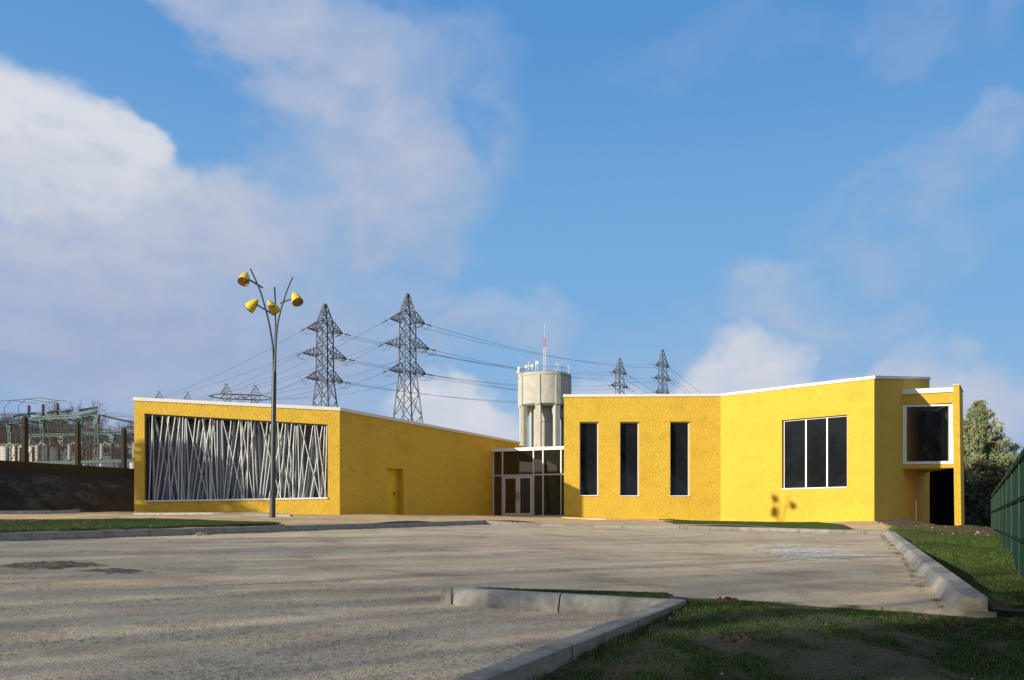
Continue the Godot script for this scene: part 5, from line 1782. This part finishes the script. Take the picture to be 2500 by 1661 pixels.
func small_things() -> void:
	var r := RandomNumberGenerator.new()
	r.seed = 23
	var spot := func(c, n, h, s0, s1): return quad_spots(r, c, n, h, s0, s1, 0.0)
	# loose chips on the near gravel and stones on the lawn and crest
	var near := [Vector2(-4.5, 3.4), Vector2(-0.5, 3.6), Vector2(1.4, 7.7), Vector2(-7.5, 10.0)]
	for k in 3:
		scatter("loose_gravel", pebble(k, [Color(0.45, 0.39, 0.29), Color(0.55, 0.49, 0.38), Color(0.33, 0.28, 0.21)][k]), M.stone, spot.call(near, 9000, lot, 0.004, 0.0105))
	var front := [Vector2(-0.9, 2.2), Vector2(6.4, 2.4), Vector2(5.0, 7.1), Vector2(1.75, 7.8)]
	scatter("pale_stones", pebble(5, Color(0.42, 0.39, 0.34)), M.stone, spot.call(front, 420, front_lawn, 0.006, 0.022))
	scatter("dark_clods", pebble(6, Color(0.055, 0.034, 0.022)), M.stone, spot.call(front, 900, front_lawn, 0.008, 0.035))
	scatter("dark_clods", pebble(7, Color(0.10, 0.062, 0.038)), M.stone, spot.call([Vector2(1.7, 7.8), Vector2(1.9, 7.2), Vector2(4.6, 6.7), Vector2(4.7, 7.25)], 900, front_lawn, 0.008, 0.04))
	scatter("pale_stones", pebble(8, Color(0.40, 0.33, 0.24)), M.stone, spot.call([Vector2(14.4, 33.0), Vector2(16.5, 34.6), Vector2(19.0, 33.0), Vector2(15.8, 26.0)], 500, land, 0.03, 0.09))
	scatter("dark_clods", pebble(9, Color(0.085, 0.05, 0.03)), M.stone, spot.call([Vector2(14.2, 29.8), Vector2(15.2, 34.0), Vector2(18.0, 33.3), Vector2(16.2, 27.0)], 1500, land, 0.03, 0.12))
	scatter("dark_clods", pebble(10, Color(0.11, 0.08, 0.06)), M.stone, spot.call([Vector2(-11.0, 9.0), Vector2(-5.0, 7.0), Vector2(6.0, 26.0), Vector2(0.0, 28.0)], 160, lot, 0.006, 0.02))
	# weeds at the foot of the kerbs, straw and fallen leaves on the lawn
	var weed := tuft_mesh(9, 16, 0.03, 0.05, 0.4)
	scatter("weeds", weed, M.blade, spot.call([Vector2(12.72, 27.9), Vector2(4.03, 7.6), Vector2(3.93, 7.62), Vector2(12.5, 27.9)], 120, lot_surface, 0.4, 1.3))
	scatter("weeds", weed, M.blade, spot.call([Vector2(-24.0, -16.0), Vector2(-0.95, 28.8), Vector2(-0.8, 28.6), Vector2(-23.8, -16.0)], 220, lot_surface, 0.4, 1.1))
	scatter("weeds", weed, M.blade, spot.call([Vector2(6.0, 28.75), Vector2(12.7, 27.95), Vector2(12.7, 27.8), Vector2(6.0, 28.6)], 90, lot_surface, 0.4, 1.1))
	scatter("weeds", weed, M.blade, spot.call([Vector2(-0.6, 3.7), Vector2(1.42, 6.95), Vector2(1.62, 6.95), Vector2(-0.35, 3.7)], 240, func(x, d): return front_lawn(x, d) + 0.01, 0.6, 1.5))
	var leaf := Mb.new()
	leaf.tinted = true
	leaf.tint = Color(0.26, 0.085, 0.03)
	for k in 5:
		var a := TAU * k / 5.0
		leaf.flat(Vector3.ZERO, Vector3(cos(a), 0.35, sin(a)), Vector3(cos(a + 0.9) * 0.6, 0.1, sin(a + 0.9) * 0.6), Vector3.UP)
	scatter("fallen_leaves", leaf.mesh(), M.stone, spot.call(front, 46, func(x, d): return front_lawn(x, d) + 0.015, 0.010, 0.022))
	var straw := thing("dry_grass_clump", "straw coloured clump of dead grass below the end of the pale kerb", "grass clump", P(4.85, front_lawn(4.85, 7.25), 7.25))
	put("blades", tuft_mesh(12, 60, 0.15, 0.05, 1.0), M.blade, straw)
	# heaps of spilled soil
	heap("soil_heap", "low heap of dark soil spilled on the gravel, largest", Vector2(-5.55, 9.9), 0.6, 0.032, 3)
	heap("soil_heap", "flat smear of dark soil beside the largest soil heap", Vector2(-4.55, 9.4), 0.62, 0.012, 4)
	heap("soil_heap", "small dark clod of soil lying under the long low kerb", Vector2(-6.6, 17.4), 0.22, 0.06, 5)
	heap("soil_heap", "dark heap of turned earth on the grass verge", Vector2(-11.3, 19.0), 0.9, 0.12, 6, land, "soil")
	heap("soil_heap", "smaller brown molehill on the verge beside the dark heap", Vector2(-9.4, 18.2), 0.5, 0.12, 7, land, "soil")
	heap("molehill", "dark bare molehill in the shaded lawn, nearest the far edging", Vector2(1.95, 7.35), 0.22, 0.05, 8, front_lawn, "soil")
	heap("molehill", "dark bare molehill in the middle of the shaded lawn", Vector2(1.55, 5.6), 0.16, 0.05, 9, front_lawn, "soil")
	heap("molehill", "brown molehill below the end of the sunlit kerb", Vector2(3.6, 6.7), 0.17, 0.045, 10, front_lawn, "soil")
	# white dust spilled on the gravel
	chalk()

func heap(called: String, label: String, c: Vector2, rad: float, h: float, sd: int, base: Callable = lot, mat := "spill") -> void:
	var m := Mb.new()
	var f := FastNoiseLite.new()
	f.seed = sd
	f.frequency = 2.2
	f.fractal_octaves = 3
	var n := 22
	var rows := []
	for i in n + 1:
		var row := []
		for j in n + 1:
			var u := Vector2(i - n / 2.0, j - n / 2.0) / (n / 2.0)
			var p := c + u * rad * Vector2(1.3, 1.0)
			var fall := 1.0 - clampf(u.length() * (1.0 + 0.35 * f.get_noise_2d(u.x * 1.5 + 9.0, u.y * 1.5)), 0.0, 1.0)
			row.append(Q(p, base.call(p.x, p.y) - 0.03 + (h + 0.035) * pow(fall, 0.7) * (1.0 + 0.7 * f.get_noise_2d(u.x * 3.0, u.y * 3.0))))
		rows.append(row)
	for i in n:
		for j in n:
			m.quad(rows[i][j], rows[i + 1][j], rows[i + 1][j + 1], rows[i][j + 1], Vector3.UP)
	tag(put(called, m, M[mat]), label, "soil heap")

func chalk() -> void:
	# ragged streaks of spilled white dust, thinning out at the edges
	var r := RandomNumberGenerator.new()
	r.seed = 63
	var m := Mb.new()
	var cu := 0.0
	var cv := 0.0
	for i in 3000:
		if i % 40 == 0:
			cu = r.randfn(0.0, 0.42)
			cv = r.randfn(0.0, 0.42)
		var u := cu + r.randfn(0.0, 0.16)
		var v := cv + r.randfn(0.0, 0.03)
		if u * u + v * v > 1.1: continue
		var c := Vector2(6.05 + u * 1.25 + v * 1.1, 16.8 + v * 3.2)
		var y := lot_surface(c.x, c.y) + 0.011
		var w := r.randf_range(0.02, 0.09)
		var l := r.randf_range(0.015, 0.06)
		var a := Q(c, y)
		var up := Vector3.UP
		a.y += 0.0003 * (i % 13)
		m.tri(a + Vector3(-w, 0, r.randf_range(-l, l)), a + Vector3(r.randf_range(-0.4, 0.4) * w, 0, -l), a + Vector3(w, 0, r.randf_range(-l, l)), up, up, up)
		m.tri(a + Vector3(-w * 0.8, 0.0001, 0), a + Vector3(r.randf_range(-0.4, 0.4) * w, 0.0001, l), a + Vector3(w * 0.7, 0.0001, 0), up, up, up)
	tag(put("white_dust", m, plain(lin(0.95, 0.93, 0.89), 0.95)), "scattered white dust spilled on the gravel before the bright wall", "dust", "", "stuff")
